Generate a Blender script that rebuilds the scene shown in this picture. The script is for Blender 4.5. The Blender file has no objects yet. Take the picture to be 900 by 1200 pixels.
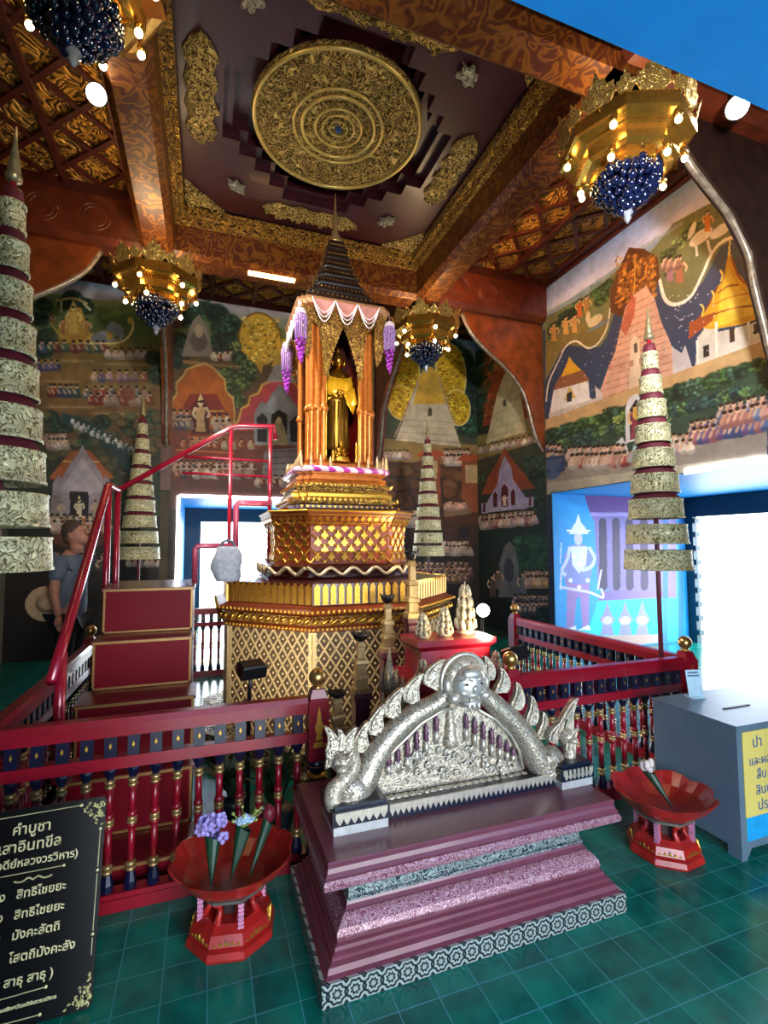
import bpy, bmesh, math, random
import numpy as np
from mathutils import Matrix, Vector
random.seed(7)
PI = math.pi
C = bpy.context.scene.collection
SC = bpy.context.scene

# ------------------------------------------------------------------ camera
CAM = Vector((0.0, 0.0, 1.55)); YAW, PITCH, ROLL, FPX = .34469, .06591, -.0028, 581.13
_f = Vector((math.sin(YAW)*math.cos(PITCH), math.cos(YAW)*math.cos(PITCH), math.sin(PITCH)))
_r = Vector((math.cos(YAW), -math.sin(YAW), 0)); _u = _r.cross(_f)
_r2 = math.cos(ROLL)*_r + math.sin(ROLL)*_u; _u2 = -math.sin(ROLL)*_r + math.cos(ROLL)*_u
cd = bpy.data.cameras.new('camera'); cam = bpy.data.objects.new('camera', cd); C.objects.link(cam)
cam.matrix_world = Matrix(((_r2.x, _u2.x, -_f.x, CAM.x), (_r2.y, _u2.y, -_f.y, CAM.y), (_r2.z, _u2.z, -_f.z, CAM.z), (0, 0, 0, 1)))
cd.sensor_fit = 'VERTICAL'; cd.sensor_height = 36; cd.lens = FPX/1200*36
cd.clip_start = .02
SC.camera = cam

def survey(px, py, axis, val):
    """measuring aid: where the sight line of a photo pixel meets the wall x|y|z = val"""
    d = _r2*((px-450)/FPX) - _u2*((py-600)/FPX) + _f
    t = (val - CAM[axis])/d[axis]
    return CAM + d*t

# ------------------------------------------------------------------ world, exposure
SC.view_settings.view_transform = 'Standard'; SC.view_settings.look = 'None'
SC.view_settings.gamma = 1; SC.view_settings.use_curve_mapping = False
SC.view_settings.exposure = 1.0
SC.cycles.use_denoising = True
SC.cycles.max_bounces = 8; SC.cycles.diffuse_bounces = 4; SC.cycles.glossy_bounces = 4
SC.cycles.sample_clamp_indirect = 6.0
SC.cycles.caustics_reflective = False; SC.cycles.caustics_refractive = False
w = bpy.data.worlds.new('daylight'); SC.world = w; w.use_nodes = True
bg = w.node_tree.nodes['Background']; bg.inputs[0].default_value = (.86, .93, 1.0, 1); bg.inputs[1].default_value = 7.0

def light(name, kind, loc, energy, col=(1, 1, 1), target=None, **kw):
    d = bpy.data.lights.new(name, kind); d.energy = energy; d.color = col
    for k, v in kw.items(): setattr(d, k, v)
    o = bpy.data.objects.new(name, d); o.location = loc; C.objects.link(o)
    if target is not None:
        o.rotation_euler = (Vector(target)-Vector(loc)).to_track_quat('-Z', 'Y').to_euler()
    return o
WARM = (1, .74, .42); WHITE = (1, .93, .84)
# daylight through the doorways (portals guide the sky light in)
def portal(loc, tgt, sx, sy):
    o = light('daylight_portal', 'AREA', loc, 1, target=tgt, shape='RECTANGLE', size=sx, size_y=sy)
    o.data.cycles.is_portal = True
portal((1.1, -2.3, 1.2), (1.1, 0, 1.2), 3.2, 2.4)
portal((7.5, 4.4, 1.15), (4, 4.4, 1.15), 3.0, 2.3)
portal((1.1, 10.75, 1.15), (1.1, 5, 1.15), 3.0, 2.3)
# spotlights of the hall aimed at the shrine (their lamp housings are built below)
light('spot_beam_right', 'SPOT', (3.45, 2.32, 4.66), 480, WHITE, (1.1, 4.2, 2.0), spot_size=.8, spot_blend=.6, shadow_soft_size=.06)
light('spot_beam_left', 'SPOT', (-.80, 3.75, 4.66), 380, WHITE, (1.1, 4.2, 2.4), spot_size=1.0, spot_blend=.6, shadow_soft_size=.06)
light('spot_floor', 'SPOT', (1.93, 3.1, 1.07), 50, WARM, (1.1, 4.2, 2.3), spot_size=1.3, spot_blend=.8, shadow_soft_size=.05)
light('box_floodlight_left', 'SPOT', (.27, 2.97, .90), 22, WHITE, (.75, 3.9, .75), spot_size=1.7, spot_blend=.8, shadow_soft_size=.05)
light('box_floodlight_right', 'SPOT', (1.72, 2.70, .98), 14, WARM, (1.4, 3.1, 1.0), spot_size=1.9, spot_blend=.8, shadow_soft_size=.05)
# unseen fill spots added behind the camera to brighten the murals and ceiling
light('fill_spot_right', 'SPOT', (1.9, .72, 3.3), 380, (.95, .97, 1), (4.7, 4.6, 3.6), spot_size=1.5, spot_blend=.9, shadow_soft_size=.12)
light('fill_spot_left', 'SPOT', (.3, .72, 3.3), 260, WHITE, (.2, 8.0, 3.4), spot_size=1.25, spot_blend=.9, shadow_soft_size=.12)
light('fill_spot_ceiling', 'SPOT', (1.1, .75, 3.0), 45, WHITE, (1.1, 4.2, 5.6), spot_size=.9, spot_blend=.8, shadow_soft_size=.12)

# ------------------------------------------------------------------ materials
def lin(c):
    if isinstance(c, str): c = tuple(int(c[i:i+2], 16)/255 for i in (0, 2, 4))
    return tuple((x/12.92 if x <= .04045 else ((x+.055)/1.055)**2.4) for x in c) + (1,)
class NT:
    def __init__(s, name):
        s.m = bpy.data.materials.new(name); s.m.use_nodes = True; s.t = s.m.node_tree; s.b = s.t.nodes['Principled BSDF']
    def n(s, kind, **kw):
        x = s.t.nodes.new('ShaderNode'+kind)
        for k, v in kw.items():
            if k.startswith('i_'):
                key = k[2:]; x.inputs[int(key) if key.isdigit() else key.replace('_', ' ')].default_value = v
            else: setattr(x, k, v)
        return x
    def l(s, a, b): s.t.links.new(a, b)
    def coord(s, scale=(1, 1, 1), space='Object', rot=(0, 0, 0)):
        tc = s.n('TexCoord'); mp = s.n('Mapping'); mp.inputs['Scale'].default_value = scale; mp.inputs['Rotation'].default_value = rot
        s.l(tc.outputs[space], mp.inputs[0]); return mp.outputs[0]
    def ramp(s, stops, interp='LINEAR'):
        r = s.n('ValToRGB'); cr = r.color_ramp; cr.interpolation = interp
        cr.elements[0].position, cr.elements[0].color = stops[0][0], lin(stops[0][1])
        cr.elements[1].position, cr.elements[1].color = stops[-1][0], lin(stops[-1][1])
        for p, c in stops[1:-1]:
            e = cr.elements.new(p); e.color = lin(c)
        return r
    def bump(s, out, strength=.3, dist=.01):
        b = s.n('Bump'); b.inputs['Strength'].default_value = strength; b.inputs['Distance'].default_value = dist
        s.l(out, b.inputs['Height']); s.l(b.outputs[0], s.b.inputs['Normal'])
    def set(s, **kw):
        for k, v in kw.items(): s.b.inputs[k.replace('_', ' ')].default_value = v
        return s
_mc = {}
def flat(name, col, rough=.5, metal=0.0, var=.06, scale=30, coat=0.0, bump=0.0):
    """a plain painted, plastic, cloth or metal surface with slight procedural unevenness"""
    if name in _mc: return _mc[name]
    t = NT(name); t.set(Roughness=rough, Metallic=metal)
    if coat: t.b.inputs['Coat Weight'].default_value = coat; t.b.inputs['Coat Roughness'].default_value = .12
    no = t.n('TexNoise', i_Scale=scale, i_Detail=3.0); t.l(t.coord(), no.inputs['Vector'])
    c = lin(col)
    hi = tuple(min(1, x*(1+var*2.2)) for x in c[:3])+(1,); lo = tuple(x*(1-var*2.2) for x in c[:3])+(1,)
    r = t.n('ValToRGB'); r.color_ramp.elements[0].position = .3; r.color_ramp.elements[1].position = .7
    r.color_ramp.elements[0].color = lo; r.color_ramp.elements[1].color = hi
    t.l(no.outputs['Fac'], r.inputs[0]); t.l(r.outputs[0], t.b.inputs['Base Color'])
    if bump: t.bump(no.outputs['Fac'], bump)
    _mc[name] = t.m; return t.m
def carved(name, ground, relief, scale=40, rough=.35, metal=.8, lo=.25, hi=.6, bump=.8, dist=.02, curl=7.0):
    """gilded scroll carving: curling raised tendrils and dots over a lacquered ground"""
    if name in _mc: return _mc[name]
    t = NT(name); t.set(Roughness=rough); t.b.inputs['Specular IOR Level'].default_value = .35
    v = t.coord()
    nz = t.n('TexNoise', i_Scale=scale*.42, i_Detail=1.0, i_Distortion=.9); t.l(v, nz.inputs['Vector'])
    def mt(op, a, b=None, c=None):
        x = t.n('Math', operation=op)
        for i, q in enumerate((a, b, c)):
            if q is None: continue
            if isinstance(q, (int, float)): x.inputs[i].default_value = q
            else: t.l(q, x.inputs[i])
        return x.outputs[0]
    wv = mt('MULTIPLY_ADD', mt('SINE', mt('MULTIPLY', nz.outputs['Fac'], curl*6.28)), .5, .5)
    vo = t.n('TexVoronoi', i_Scale=scale*.9); t.l(v, vo.inputs['Vector'])
    dots = mt('SUBTRACT', 1.0, mt('MULTIPLY', vo.outputs['Distance'], 2.4))
    h = mt('MAXIMUM', wv, dots)
    r = t.ramp([(lo, ground), (hi, relief)]); t.l(h, r.inputs[0]); t.l(r.outputs[0], t.b.inputs['Base Color'])
    m = t.n('MapRange'); m.inputs['From Min'].default_value = lo; m.inputs['From Max'].default_value = hi; m.inputs['To Max'].default_value = metal
    t.l(h, m.inputs[0]); t.l(m.outputs[0], t.b.inputs['Metallic'])
    t.bump(h, bump, dist)
    _mc[name] = t.m; return t.m
def glow(name, col, strength):
    if name in _mc: return _mc[name]
    t = NT(name); t.b.inputs['Base Color'].default_value = lin(col)
    t.b.inputs['Emission Color'].default_value = lin(col); t.b.inputs['Emission Strength'].default_value = strength
    _mc[name] = t.m; return t.m

GOLD = flat('polished_gold', 'd9a441', .28, .95, .05, 40)
GOLDM = flat('matt_gold', 'c99a3c', .42, .85, .10, 60, bump=.15)
GOLDC = carved('carved_gold', '3a1c0a', 'd0a24a', 30, metal=.7)
GOLDF = carved('fine_gold_filigree', '4a1c0a', 'd8ad55', 60, metal=.7, dist=.008)
PALEG = carved('pale_gold_filigree', '6a6038', 'dcd4a8', 62, rough=.42, metal=.35, lo=.06, hi=.34, dist=.005, curl=5.0)
BEAMG = carved('gold_stencilled_beam', '54240f', '8f5a24', 14, rough=.34, metal=.4, lo=.4, hi=1.0, bump=.1, dist=.004, curl=5)
SILVER = carved('chased_silver', '857866', 'd4c6ae', 64, rough=.36, metal=.5, lo=.05, hi=.5, bump=.35, dist=.004)
SILV = flat('plain_silver', 'cfc4b0', .32, .6, .06, 40)
SILVD = carved('silver_pattern_band', '1c2c34', 'aab4b0', 90, rough=.35, metal=.4, lo=.4, hi=.6, dist=.002, bump=.2)
RED = flat('crimson_gloss_paint', '8a0c22', .3, 0, .06, 14, coat=.25)
REDM = flat('dark_crimson_paint', '6a0c1c', .35, 0, .08, 14, coat=.3)
LACQ = flat('red_lacquer', '9c1d1a', .32, 0, .10, 20, coat=.4)
MAROON = flat('maroon_gloss_wood', '6c3644', .36, 0, .06, 12, coat=.3)
CEILM = flat('dark_maroon_ceiling', '380818', .45, 0, .08, 8, coat=.1)
NAVY = flat('navy_gloss_paint', '0c0f2e', .32, 0, .08, 20, coat=.2)
WOOD = flat('red_brown_wood', '5a2412', .35, 0, .16, 9, coat=.3)
DWOOD = flat('dark_lattice_wood', '3c120c', .45, 0, .12, 12)
BLACK = flat('black_paint', '0c0c10', .4, 0, .1, 20)
BULB = glow('lamp_bulb_glow', 'ffdf9a', 26)
LEDW = glow('white_led_strip', 'f2f4ff', 9)
LEDG = glow('warm_led_strip', 'ffce7a', 8)
LEDH = glow('warm_hidden_led_strip', 'ffb860', 60)
LAMPW = glow('spotlight_lens_glow', 'fff3dc', 60)

# ------------------------------------------------------------------ mesh helpers
class MB:
    def __init__(s): s.v = []; s.f = []; s.mi = []; s.sm = []; s.cur = 0; s.smooth = False; s.mat = None
    def xf(s, p):
        return tuple(s.mat @ Vector(p)) if s.mat is not None else tuple(p)
    def add(s, vs, fs):
        o = len(s.v); s.v += [s.xf(p) for p in vs]
        for f in fs: s.f.append(tuple(i+o for i in f)); s.mi.append(s.cur); s.sm.append(s.smooth)
        return s
    def box(s, x0, x1, y0, y1, z0, z1):
        return s.add([(x, y, z) for z in (z0, z1) for y in (y0, y1) for x in (x0, x1)],
                     [(0, 2, 3, 1), (4, 5, 7, 6), (0, 1, 5, 4), (2, 6, 7, 3), (0, 4, 6, 2), (1, 3, 7, 5)])
    def rings(s, rs, cap0=True, cap1=True, closed=True):
        n = len(rs[0]); vs = [p for r in rs for p in r]; fs = []
        for k in range(len(rs)-1):
            for i in range(n if closed else n-1):
                j = (i+1) % n; fs.append((k*n+i, k*n+j, (k+1)*n+j, (k+1)*n+i))
        if cap0: fs.append(tuple(range(n-1, -1, -1)))
        if cap1: fs.append(tuple((len(rs)-1)*n+i for i in range(n)))
        return s.add(vs, fs)
    def lathe(s, prof, n=24, c=(0, 0), ph=0.0, cap0=True, cap1=True):
        return s.rings([[(c[0]+r*math.cos(ph+2*PI*i/n), c[1]+r*math.sin(ph+2*PI*i/n), z) for i in range(n)] for r, z in prof], cap0, cap1)
    def loft(s, poly, prof, c=(0, 0), cap0=True, cap1=True):
        """plan outline scaled per level: prof = [(scale, z)]"""
        return s.rings([[(c[0]+x*k, c[1]+y*k, z) for x, y in poly] for k, z in prof], cap0, cap1)
    def rect(s, prof, c=(0, 0), cap0=True, cap1=True):
        return s.rings([[(c[0]-a, c[1]-b, z), (c[0]+a, c[1]-b, z), (c[0]+a, c[1]+b, z), (c[0]-a, c[1]+b, z)] for a, b, z in prof], cap0, cap1)
    def prism(s, pts, fn, t0, t1):
        """outline pts (u,v) extruded from t0 to t1; fn(u,v,t) -> xyz"""
        return s.rings([[fn(u, v, t0) for u, v in pts], [fn(u, v, t1) for u, v in pts]])
    def tube(s, pts, rad, n=10, squash=None, cap=True):
        pts = [Vector(p) for p in pts]; m = len(pts); rr = rad if hasattr(rad, '__len__') else [rad]*m
        prev = None; rings = []
        for k in range(m):
            d = (pts[min(k+1, m-1)]-pts[max(k-1, 0)]).normalized()
            if prev is None:
                a = Vector((0, 0, 1)) if abs(d.z) < .9 else Vector((1, 0, 0)); x = d.cross(a).normalized()
            else:
                x = (prev-d*prev.dot(d)).normalized()
            prev = x; y = d.cross(x)
            q = squash or 1
            rings.append([tuple(pts[k]+x*(rr[k]*math.cos(2*PI*i/n))+y*(rr[k]*q*math.sin(2*PI*i/n))) for i in range(n)])
        return s.rings(rings, cap, cap)
    def ball(s, c, r, n=12, sz=1.0, m=8):
        c = Vector(c); rx = r if not hasattr(r, '__len__') else r[0]; ry = r if not hasattr(r, '__len__') else r[1]; rz = r*sz if not hasattr(r, '__len__') else r[2]
        rs = []
        for k in range(m+1):
            a = -PI/2+PI*max(.03, min(.97, k/m)) if k in (0, m) else -PI/2+PI*k/m
            rs.append([(c.x+rx*math.cos(a)*math.cos(2*PI*i/n), c.y+ry*math.cos(a)*math.sin(2*PI*i/n), c.z+rz*math.sin(a)) for i in range(n)])
        return s.rings(rs)
    def build(s, name, mats, parent=None, loc=None):
        me = bpy.data.meshes.new(name); me.from_pydata(s.v, [], s.f)
        if not isinstance(mats, (list, tuple)): mats = [mats]
        for m in mats: me.materials.append(m)
        me.polygons.foreach_set('material_index', s.mi); me.polygons.foreach_set('use_smooth', s.sm)
        me.update()
        bm = bmesh.new(); bm.from_mesh(me); bmesh.ops.recalc_face_normals(bm, faces=bm.faces); bm.to_mesh(me); bm.free()
        o = bpy.data.objects.new(name, me); C.objects.link(o)
        if parent is not None: o.parent = parent
        if loc is not None: o.location = loc
        return o
def M(smooth=False): b = MB(); b.smooth = smooth; return b
def empty(name, label, cat, loc=(0, 0, 0), rz=0, group=None, scale=1):
    o = bpy.data.objects.new(name, None); C.objects.link(o); o.location = loc; o.rotation_euler = (0, 0, rz); o.scale = (scale,)*3
    o['label'] = label; o['category'] = cat; o.empty_display_size = .1
    if group: o['group'] = group
    return o
def tag(o, label, cat, group=None, kind=None):
    if label: o['label'] = label
    if cat: o['category'] = cat
    if group: o['group'] = group
    if kind: o['kind'] = kind
    return o
def struct(o): o['kind'] = 'structure'; return o
def kids(o): return [c for c in bpy.data.objects if c.parent == o]
def dup(o, parent=None, label=None, loc=None, rz=None):
    ch = kids(o); c = o.copy(); C.objects.link(c)
    if parent is not None: c.parent = parent
    if label: c['label'] = label
    if loc is not None: c.location = loc
    if rz is not None: c.rotation_euler = (0, 0, rz)
    for k in ch: dup(k, c)
    return c
def arc(cx, cy, r, a0, a1, n): return [(cx+r*math.cos(a0+(a1-a0)*i/n), cy+r*math.sin(a0+(a1-a0)*i/n)) for i in range(n+1)]
def smoothpts(p, n=6):
    """Catmull-Rom through points"""
    p = [Vector(q) for q in p]; out = []
    for i in range(len(p)-1):
        a, b, c, d = p[max(i-1, 0)], p[i], p[i+1], p[min(i+2, len(p)-1)]
        for k in range(n):
            t = k/n; out.append(.5*((2*b)+(c-a)*t+(2*a-5*b+4*c-d)*t*t+(3*b-a-3*c+d)*t**3))
    out.append(p[-1]); return out
# ------------------------------------------------------------------ the hall
X0, X1, Y0, Y1, ZC = -2.51, 4.72, .53, 8.0, 5.40      # inner faces of the walls, lattice ceiling
CX, CY = 1.105, 4.435                                  # centre of the hall, of the shrine and of its fence
DH, DZ = 1.5, 2.29                                     # doorway half width and height
PORCH = 2.7                                            # depth of the doorway passages

def tiles():
    t = NT('teal_glazed_tiles'); t.set(Roughness=.2); t.b.inputs['Specular IOR Level'].default_value = .4
    tc = t.n('TexCoord'); mp = t.n('Mapping'); mp.inputs['Location'].default_value = (-.035, -.137, 0); t.l(tc.outputs['Object'], mp.inputs[0])
    br = t.n('TexBrick', offset=0.0, squash=1.0); br.inputs['Scale'].default_value = 1; br.inputs['Brick Width'].default_value = .15; br.inputs['Row Height'].default_value = .15
    br.inputs['Mortar Size'].default_value = .0022; br.inputs['Mortar Smooth'].default_value = .2
    t.l(mp.outputs[0], br.inputs['Vector'])
    br.inputs['Color1'].default_value = lin('067a68'); br.inputs['Color2'].default_value = lin('04504a'); br.inputs['Mortar'].default_value = lin('3d8f96')
    no = t.n('TexNoise', i_Scale=9.0, i_Detail=4.0); t.l(mp.outputs[0], no.inputs['Vector'])
    r = t.ramp([(.3, '06423f'), (.7, '0c947c')]); t.l(no.outputs['Fac'], r.inputs[0])
    mx = t.n('MixRGB', blend_type='MIX'); mx.inputs[0].default_value = .4; t.l(br.outputs['Color'], mx.inputs[1]); t.l(r.outputs[0], mx.inputs[2])
    m2 = t.n('MixRGB'); t.l(br.outputs['Fac'], m2.inputs[0]); t.l(mx.outputs[0], m2.inputs[1]); m2.inputs[2].default_value = lin('3d8f96')
    t.l(m2.outputs[0], t.b.inputs['Base Color'])
    n2 = t.n('TexNoise', i_Scale=30.0); t.l(mp.outputs[0], n2.inputs['Vector'])
    ad = t.n('Math', operation='MULTIPLY_ADD'); ad.inputs[1].default_value = -2.0; t.l(br.outputs['Fac'], ad.inputs[0]); t.l(n2.outputs['Fac'], ad.inputs[2])
    t.bump(ad.outputs[0], .12, .003)
    return t.m
struct(M().box(X0-PORCH-.3, X1+PORCH+.3, -3.0, Y1+PORCH+.3, -.12, 0).build('floor', tiles()))

PLAST = flat('dim_painted_plaster', '5a5242', .7, 0, .1, 6)
BLUE = flat('sky_blue_paint', '1898e0', .45, 0, .05, 5)
PALEB = flat('pale_exterior_plaster', 'd8d6cf', .8)
DTEAL = flat('dark_teal_frame_paint', '17404e', .5)
def wall(name, horizontal, pos, out, a0, a1, door_c, back=False):
    """wall slab with a doorway; horizontal: runs along x at y=pos, else along y at x=pos; out = +-1 outward"""
    b = M(); t0, t1 = sorted((pos, pos+out*.25)); d0, d1 = door_c-DH, door_c+DH
    for (u0, u1, z0, z1) in ((a0, d0, 0, 5.7), (d1, a1, 0, 5.7), (d0, d1, DZ, 5.7)):
        b.box(u0, u1, t0, t1, z0, z1) if horizontal else b.box(t0, t1, u0, u1, z0, z1)
    return struct(b.build(name, PLAST))
wall('wall_back', True, Y1, 1, X0-.25, X1+.25, CX)
wall('wall_front', True, Y0, -1, X0-.25, X1+.25, CX)
wall('wall_right', False, X1, 1, Y0, Y1, CY)
wall('wall_left', False, X0, -1, Y0, Y1, CY)
def passage(name, horizontal, pos, out, c):
    """blue-painted doorway passage: two side walls and a soffit"""
    b = M(); t0, t1 = sorted((pos+out*.25, pos+out*PORCH))
    def bx(u0, u1, z0, z1):
        b.box(u0, u1, t0, t1, z0, z1) if horizontal else b.box(t0, t1, u0, u1, z0, z1)
    bx(c-DH-.15, c-DH, 0, DZ+.2); bx(c+DH, c+DH+.15, 0, DZ+.2); bx(c-DH, c+DH, DZ, DZ+.2)
    # lining of the opening through the wall itself
    t0, t1 = sorted((pos+out*.002, pos+out*.26)); e = .006
    bx(c-DH, c-DH+e, 0, DZ-e); bx(c+DH-e, c+DH, 0, DZ-e); bx(c-DH, c+DH, DZ-e, DZ)
    return struct(b.build(name, BLUE))
passage('trim_1', True, Y1, 1, CX); passage('trim_2', False, X1, 1, CY); passage('trim_3', True, Y0, -1, CX); passage('trim_4', False, X0, -1, CY)
# outer door frames at the far ends of the back and right passages
b = M(); ye = Y1+PORCH
b.box(CX-DH, CX-DH+.3, ye-.1, ye, 0, DZ); b.box(CX+DH-.3, CX+DH, ye-.1, ye, 0, DZ); b.box(CX-DH+.3, CX+DH-.3, ye-.1, ye, 2.02, DZ)
struct(b.build('door_1', DTEAL))
b = M(); xe = X1+PORCH
b.box(xe-.1, xe, CY-DH, CY-DH+.1, 0, DZ); b.box(xe-.1, xe, CY+DH-.14, CY+DH, 0, DZ); b.box(xe-.1, xe, CY-DH+.1, CY+DH-.14, 1.98, DZ)
for k in range(9): b.box(xe-.12, xe-.02, CY+DH-.20, CY+DH-.14, .12+k*.22, .2+k*.22)
struct(b.build('door_2', DTEAL))
# west doorway is shut (behind the left of the picture)
struct(M().box(X0-.2, X0-.12, CY-DH, CY+DH, 0, DZ).build('door_3', DTEAL))

# ---- beams
BX, BY, BZ0, BZ1 = (-.40, 2.60), (2.80, 5.92), 4.85, 5.33
BW = .36
def beam(name, horizontal, face, out, a0, a1, mat):
    t0, t1 = face, face+out*BW; b = M(); ch = .06
    sec = [(t0, BZ1+.15), (t0, BZ0+ch), (t0+out*ch, BZ0), (t1-out*ch, BZ0), (t1, BZ0+ch), (t1, BZ1+.15)]
    rs = [[((a, t, z) if horizontal else (t, a, z)) for t, z in sec] for a in (a0, a1)]
    b.rings(rs); return struct(b.build(name, mat))
beam('trim_5', True, BY[1], 1, X0, BX[0], WOOD); beam('trim_6', True, BY[1], 1, BX[1], X1, WOOD)
beam('trim_7', True, BY[0], -1, X0, BX[0], WOOD); beam('trim_8', True, BY[0], -1, BX[1], X1, WOOD)
beam('trim_9', False, BX[0], -1, BY[1]+BW, Y1, WOOD); beam('trim_10', False, BX[1], 1, BY[1]+BW, Y1, WOOD)
beam('trim_11', False, BX[0], -1, Y0, BY[0]-BW, WOOD); beam('trim_12', False, BX[1], 1, Y0, BY[0]-BW, WOOD)
beam('trim_13', True, BY[1], 1, BX[0]-BW, BX[1]+BW, BEAMG); beam('trim_14', True, BY[0], -1, BX[0]-BW, BX[1]+BW, BEAMG)
beam('trim_15', False, BX[0], -1, BY[0], BY[1], BEAMG); beam('trim_16', False, BX[1], 1, BY[0], BY[1], BEAMG)
# gilded cornice round the inside of the central square
b = M()
for (ins, z0, z1) in ((0, 5.22, 5.30), (.05, 5.30, 5.42)):
    o = ins; i = ins+.05
    b.box(BX[0], BX[1], BY[1]-i, BY[1], z0, z1); b.box(BX[0], BX[1], BY[0], BY[0]+i, z0, z1)
    b.box(BX[0], BX[0]+i, BY[0]+i, BY[1]-i, z0, z1); b.box(BX[1]-i, BX[1], BY[0]+i, BY[1]-i, z0, z1)
struct(b.build('trim_17', GOLDC))
# round bosses carved on the plain ends of the beams
b = M(True)
for x in [BX[1]+.2+k*.45 for k in range(1, 4)]+[BX[0]-.3-k*.5 for k in range(1, 4)]:
    for r in (.15, .11): b.tube([(x+r*math.cos(a), BY[1], 5.12+r*math.sin(a)) for a in [2*PI*i/28 for i in range(29)]], .006, 6)
struct(b.build('trim_18', WOOD))

# ---- lattice ceiling of the side bays
LATB = carved('gilded_ceiling_panels', '3a240e', 'b88a3c', 14, rough=.42, metal=.4, lo=.15, hi=.6, dist=.03)
b = M()
for (a, c, d, e) in ((X0, BX[0], Y0, Y1), (BX[1], X1, Y0, Y1), (BX[0], BX[1], Y0, BY[0]), (BX[0], BX[1], BY[1], Y1)):
    b.box(a, c, d, e, 5.46, 5.52)
struct(b.build('ceiling', LATB))
def clip(x0, x1, y0, y1, px, py, dx, dy):
    t0, t1 = -99, 99
    for p, d, lo, hi in ((px, dx, x0, x1), (py, dy, y0, y1)):
        if abs(d) < 1e-6:
            if not lo <= p <= hi: return None
        else:
            a, c = sorted(((lo-p)/d, (hi-p)/d)); t0, t1 = max(t0, a), min(t1, c)
    return (t0, t1) if t1-t0 > .06 else None
b = M()
def slat(x0, x1, y0, y1, px, py, ang, wd, z0, z1):
    dx, dy = math.cos(ang), math.sin(ang); t = clip(x0, x1, y0, y1, px, py, dx, dy)
    if not t: return
    nx, ny = -dy*wd/2, dx*wd/2; A = (px+dx*t[0], py+dy*t[0]); B = (px+dx*t[1], py+dy*t[1])
    q = [(A[0]+nx, A[1]+ny), (B[0]+nx, B[1]+ny), (B[0]-nx, B[1]-ny), (A[0]-nx, A[1]-ny)]
    b.rings([[(x, y, z) for x, y in q] for z in (z0, z1)])
bays = [(xa, xb, ya, yb) for xa, xb in ((X0, BX[0]-BW), (BX[0], BX[1]), (BX[1]+BW, X1)) for ya, yb in ((Y0, BY[0]-BW), (BY[0], BY[1]), (BY[1]+BW, Y1))]
for (xa, xb, ya, yb) in bays:
    if xa == BX[0] and ya == BY[0]: continue
    for k in range(-22, 23):
        slat(xa, xb, ya, yb, (xa+xb)/2+k*.5, (ya+yb)/2, PI/4, .05, 5.43, 5.47)
        slat(xa, xb, ya, yb, (xa+xb)/2+k*.5, (ya+yb)/2, -PI/4, .05, 5.425, 5.47)
    for k in range(-4, 5):
        slat(xa, xb, ya, yb, (xa+xb)/2+k*.62+.16, (ya+yb)/2, PI/2, .06, 5.40, 5.47)
    b.box(xa, xb, ya, ya+.04, 5.36, 5.5); b.box(xa, xb, yb-.04, yb, 5.36, 5.5); b.box(xa, xa+.04, ya, yb, 5.36, 5.5); b.box(xb-.04, xb, ya, yb, 5.36, 5.5)
struct(b.build('trim_19', DWOOD))

# ---- stepped coffer of the central square
sx, sy = (BX[1]-BX[0])/2-.1, (BY[1]-BY[0])/2-.1; mx_, my_ = (BX[0]+BX[1])/2, (BY[0]+BY[1])/2
def stepped(r):
    """plan of a square with stepped-in corners"""
    s = r*.16; q = [(r, r-4*s), (r-s, r-4*s), (r-s, r-3*s), (r-2*s, r-3*s), (r-2*s, r-2*s), (r-3*s, r-2*s), (r-3*s, r-s), (r-4*s, r-s), (r-4*s, r)]
    out = []
    for k in range(4):
        c, n = math.cos(k*PI/2), math.sin(k*PI/2)
        out += [(x*c-y*n, x*n+y*c) for x, y in q]
    return out
b = M()
def coffer(r0, z, z1):
    """flat sheet at height z with a stepped hole of size r0, and the upright sides of the hole"""
    st = stepped(r0); n = len(st)
    ang = [math.atan2(y, x) for x, y in st]
    def sq(a):
        c, s = math.cos(a), math.sin(a); k = min(sx/max(abs(c), 1e-6), sy/max(abs(s), 1e-6)); return (c*k, s*k)
    o = [sq(a) for a in ang]
    b.rings([[(mx_+x, my_+y, z) for x, y in o], [(mx_+x, my_+y, z) for x, y in st], [(mx_+x, my_+y, z1) for x, y in st]], False, False)
    for sgx in (-1, 1):
        for sgy in (-1, 1):
            b.add([(mx_+sgx*sx, my_+sgy*sy, z)]+[(mx_+x, my_+y, z) for x, y in o if x*sgx > 0 and y*sgy > 0][:0], [])
coffer(1.03, 5.43, 5.52); coffer(.94, 5.52, 5.62)
b.box(mx_-sx, mx_+sx, my_-sy, my_+sy, 5.62, 5.68)
b.box(mx_-sx-.02, mx_-sx, my_-sy, my_+sy, 5.4, 5.68); b.box(mx_+sx, mx_+sx+.02, my_-sy, my_+sy, 5.4, 5.68)
b.box(mx_-sx, mx_+sx, my_-sy-.02, my_-sy, 5.4, 5.68); b.box(mx_-sx, mx_+sx, my_+sy, my_+sy+.02, 5.4, 5.68)
struct(b.build('ceiling', CEILM))
# roof over the hall keeps the daylight out
struct(M().box(X0-.3, X1+.3, Y0-.3, Y1+.3, 5.7, 5.8).build('ceiling', PLAST))
# ground and a pale neighbouring building outside the doors
struct(M().box(-30, 30, -30, 30, -.3, -.13).build('ground', flat('pale_paving', 'cfcac0', .8)))

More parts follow.
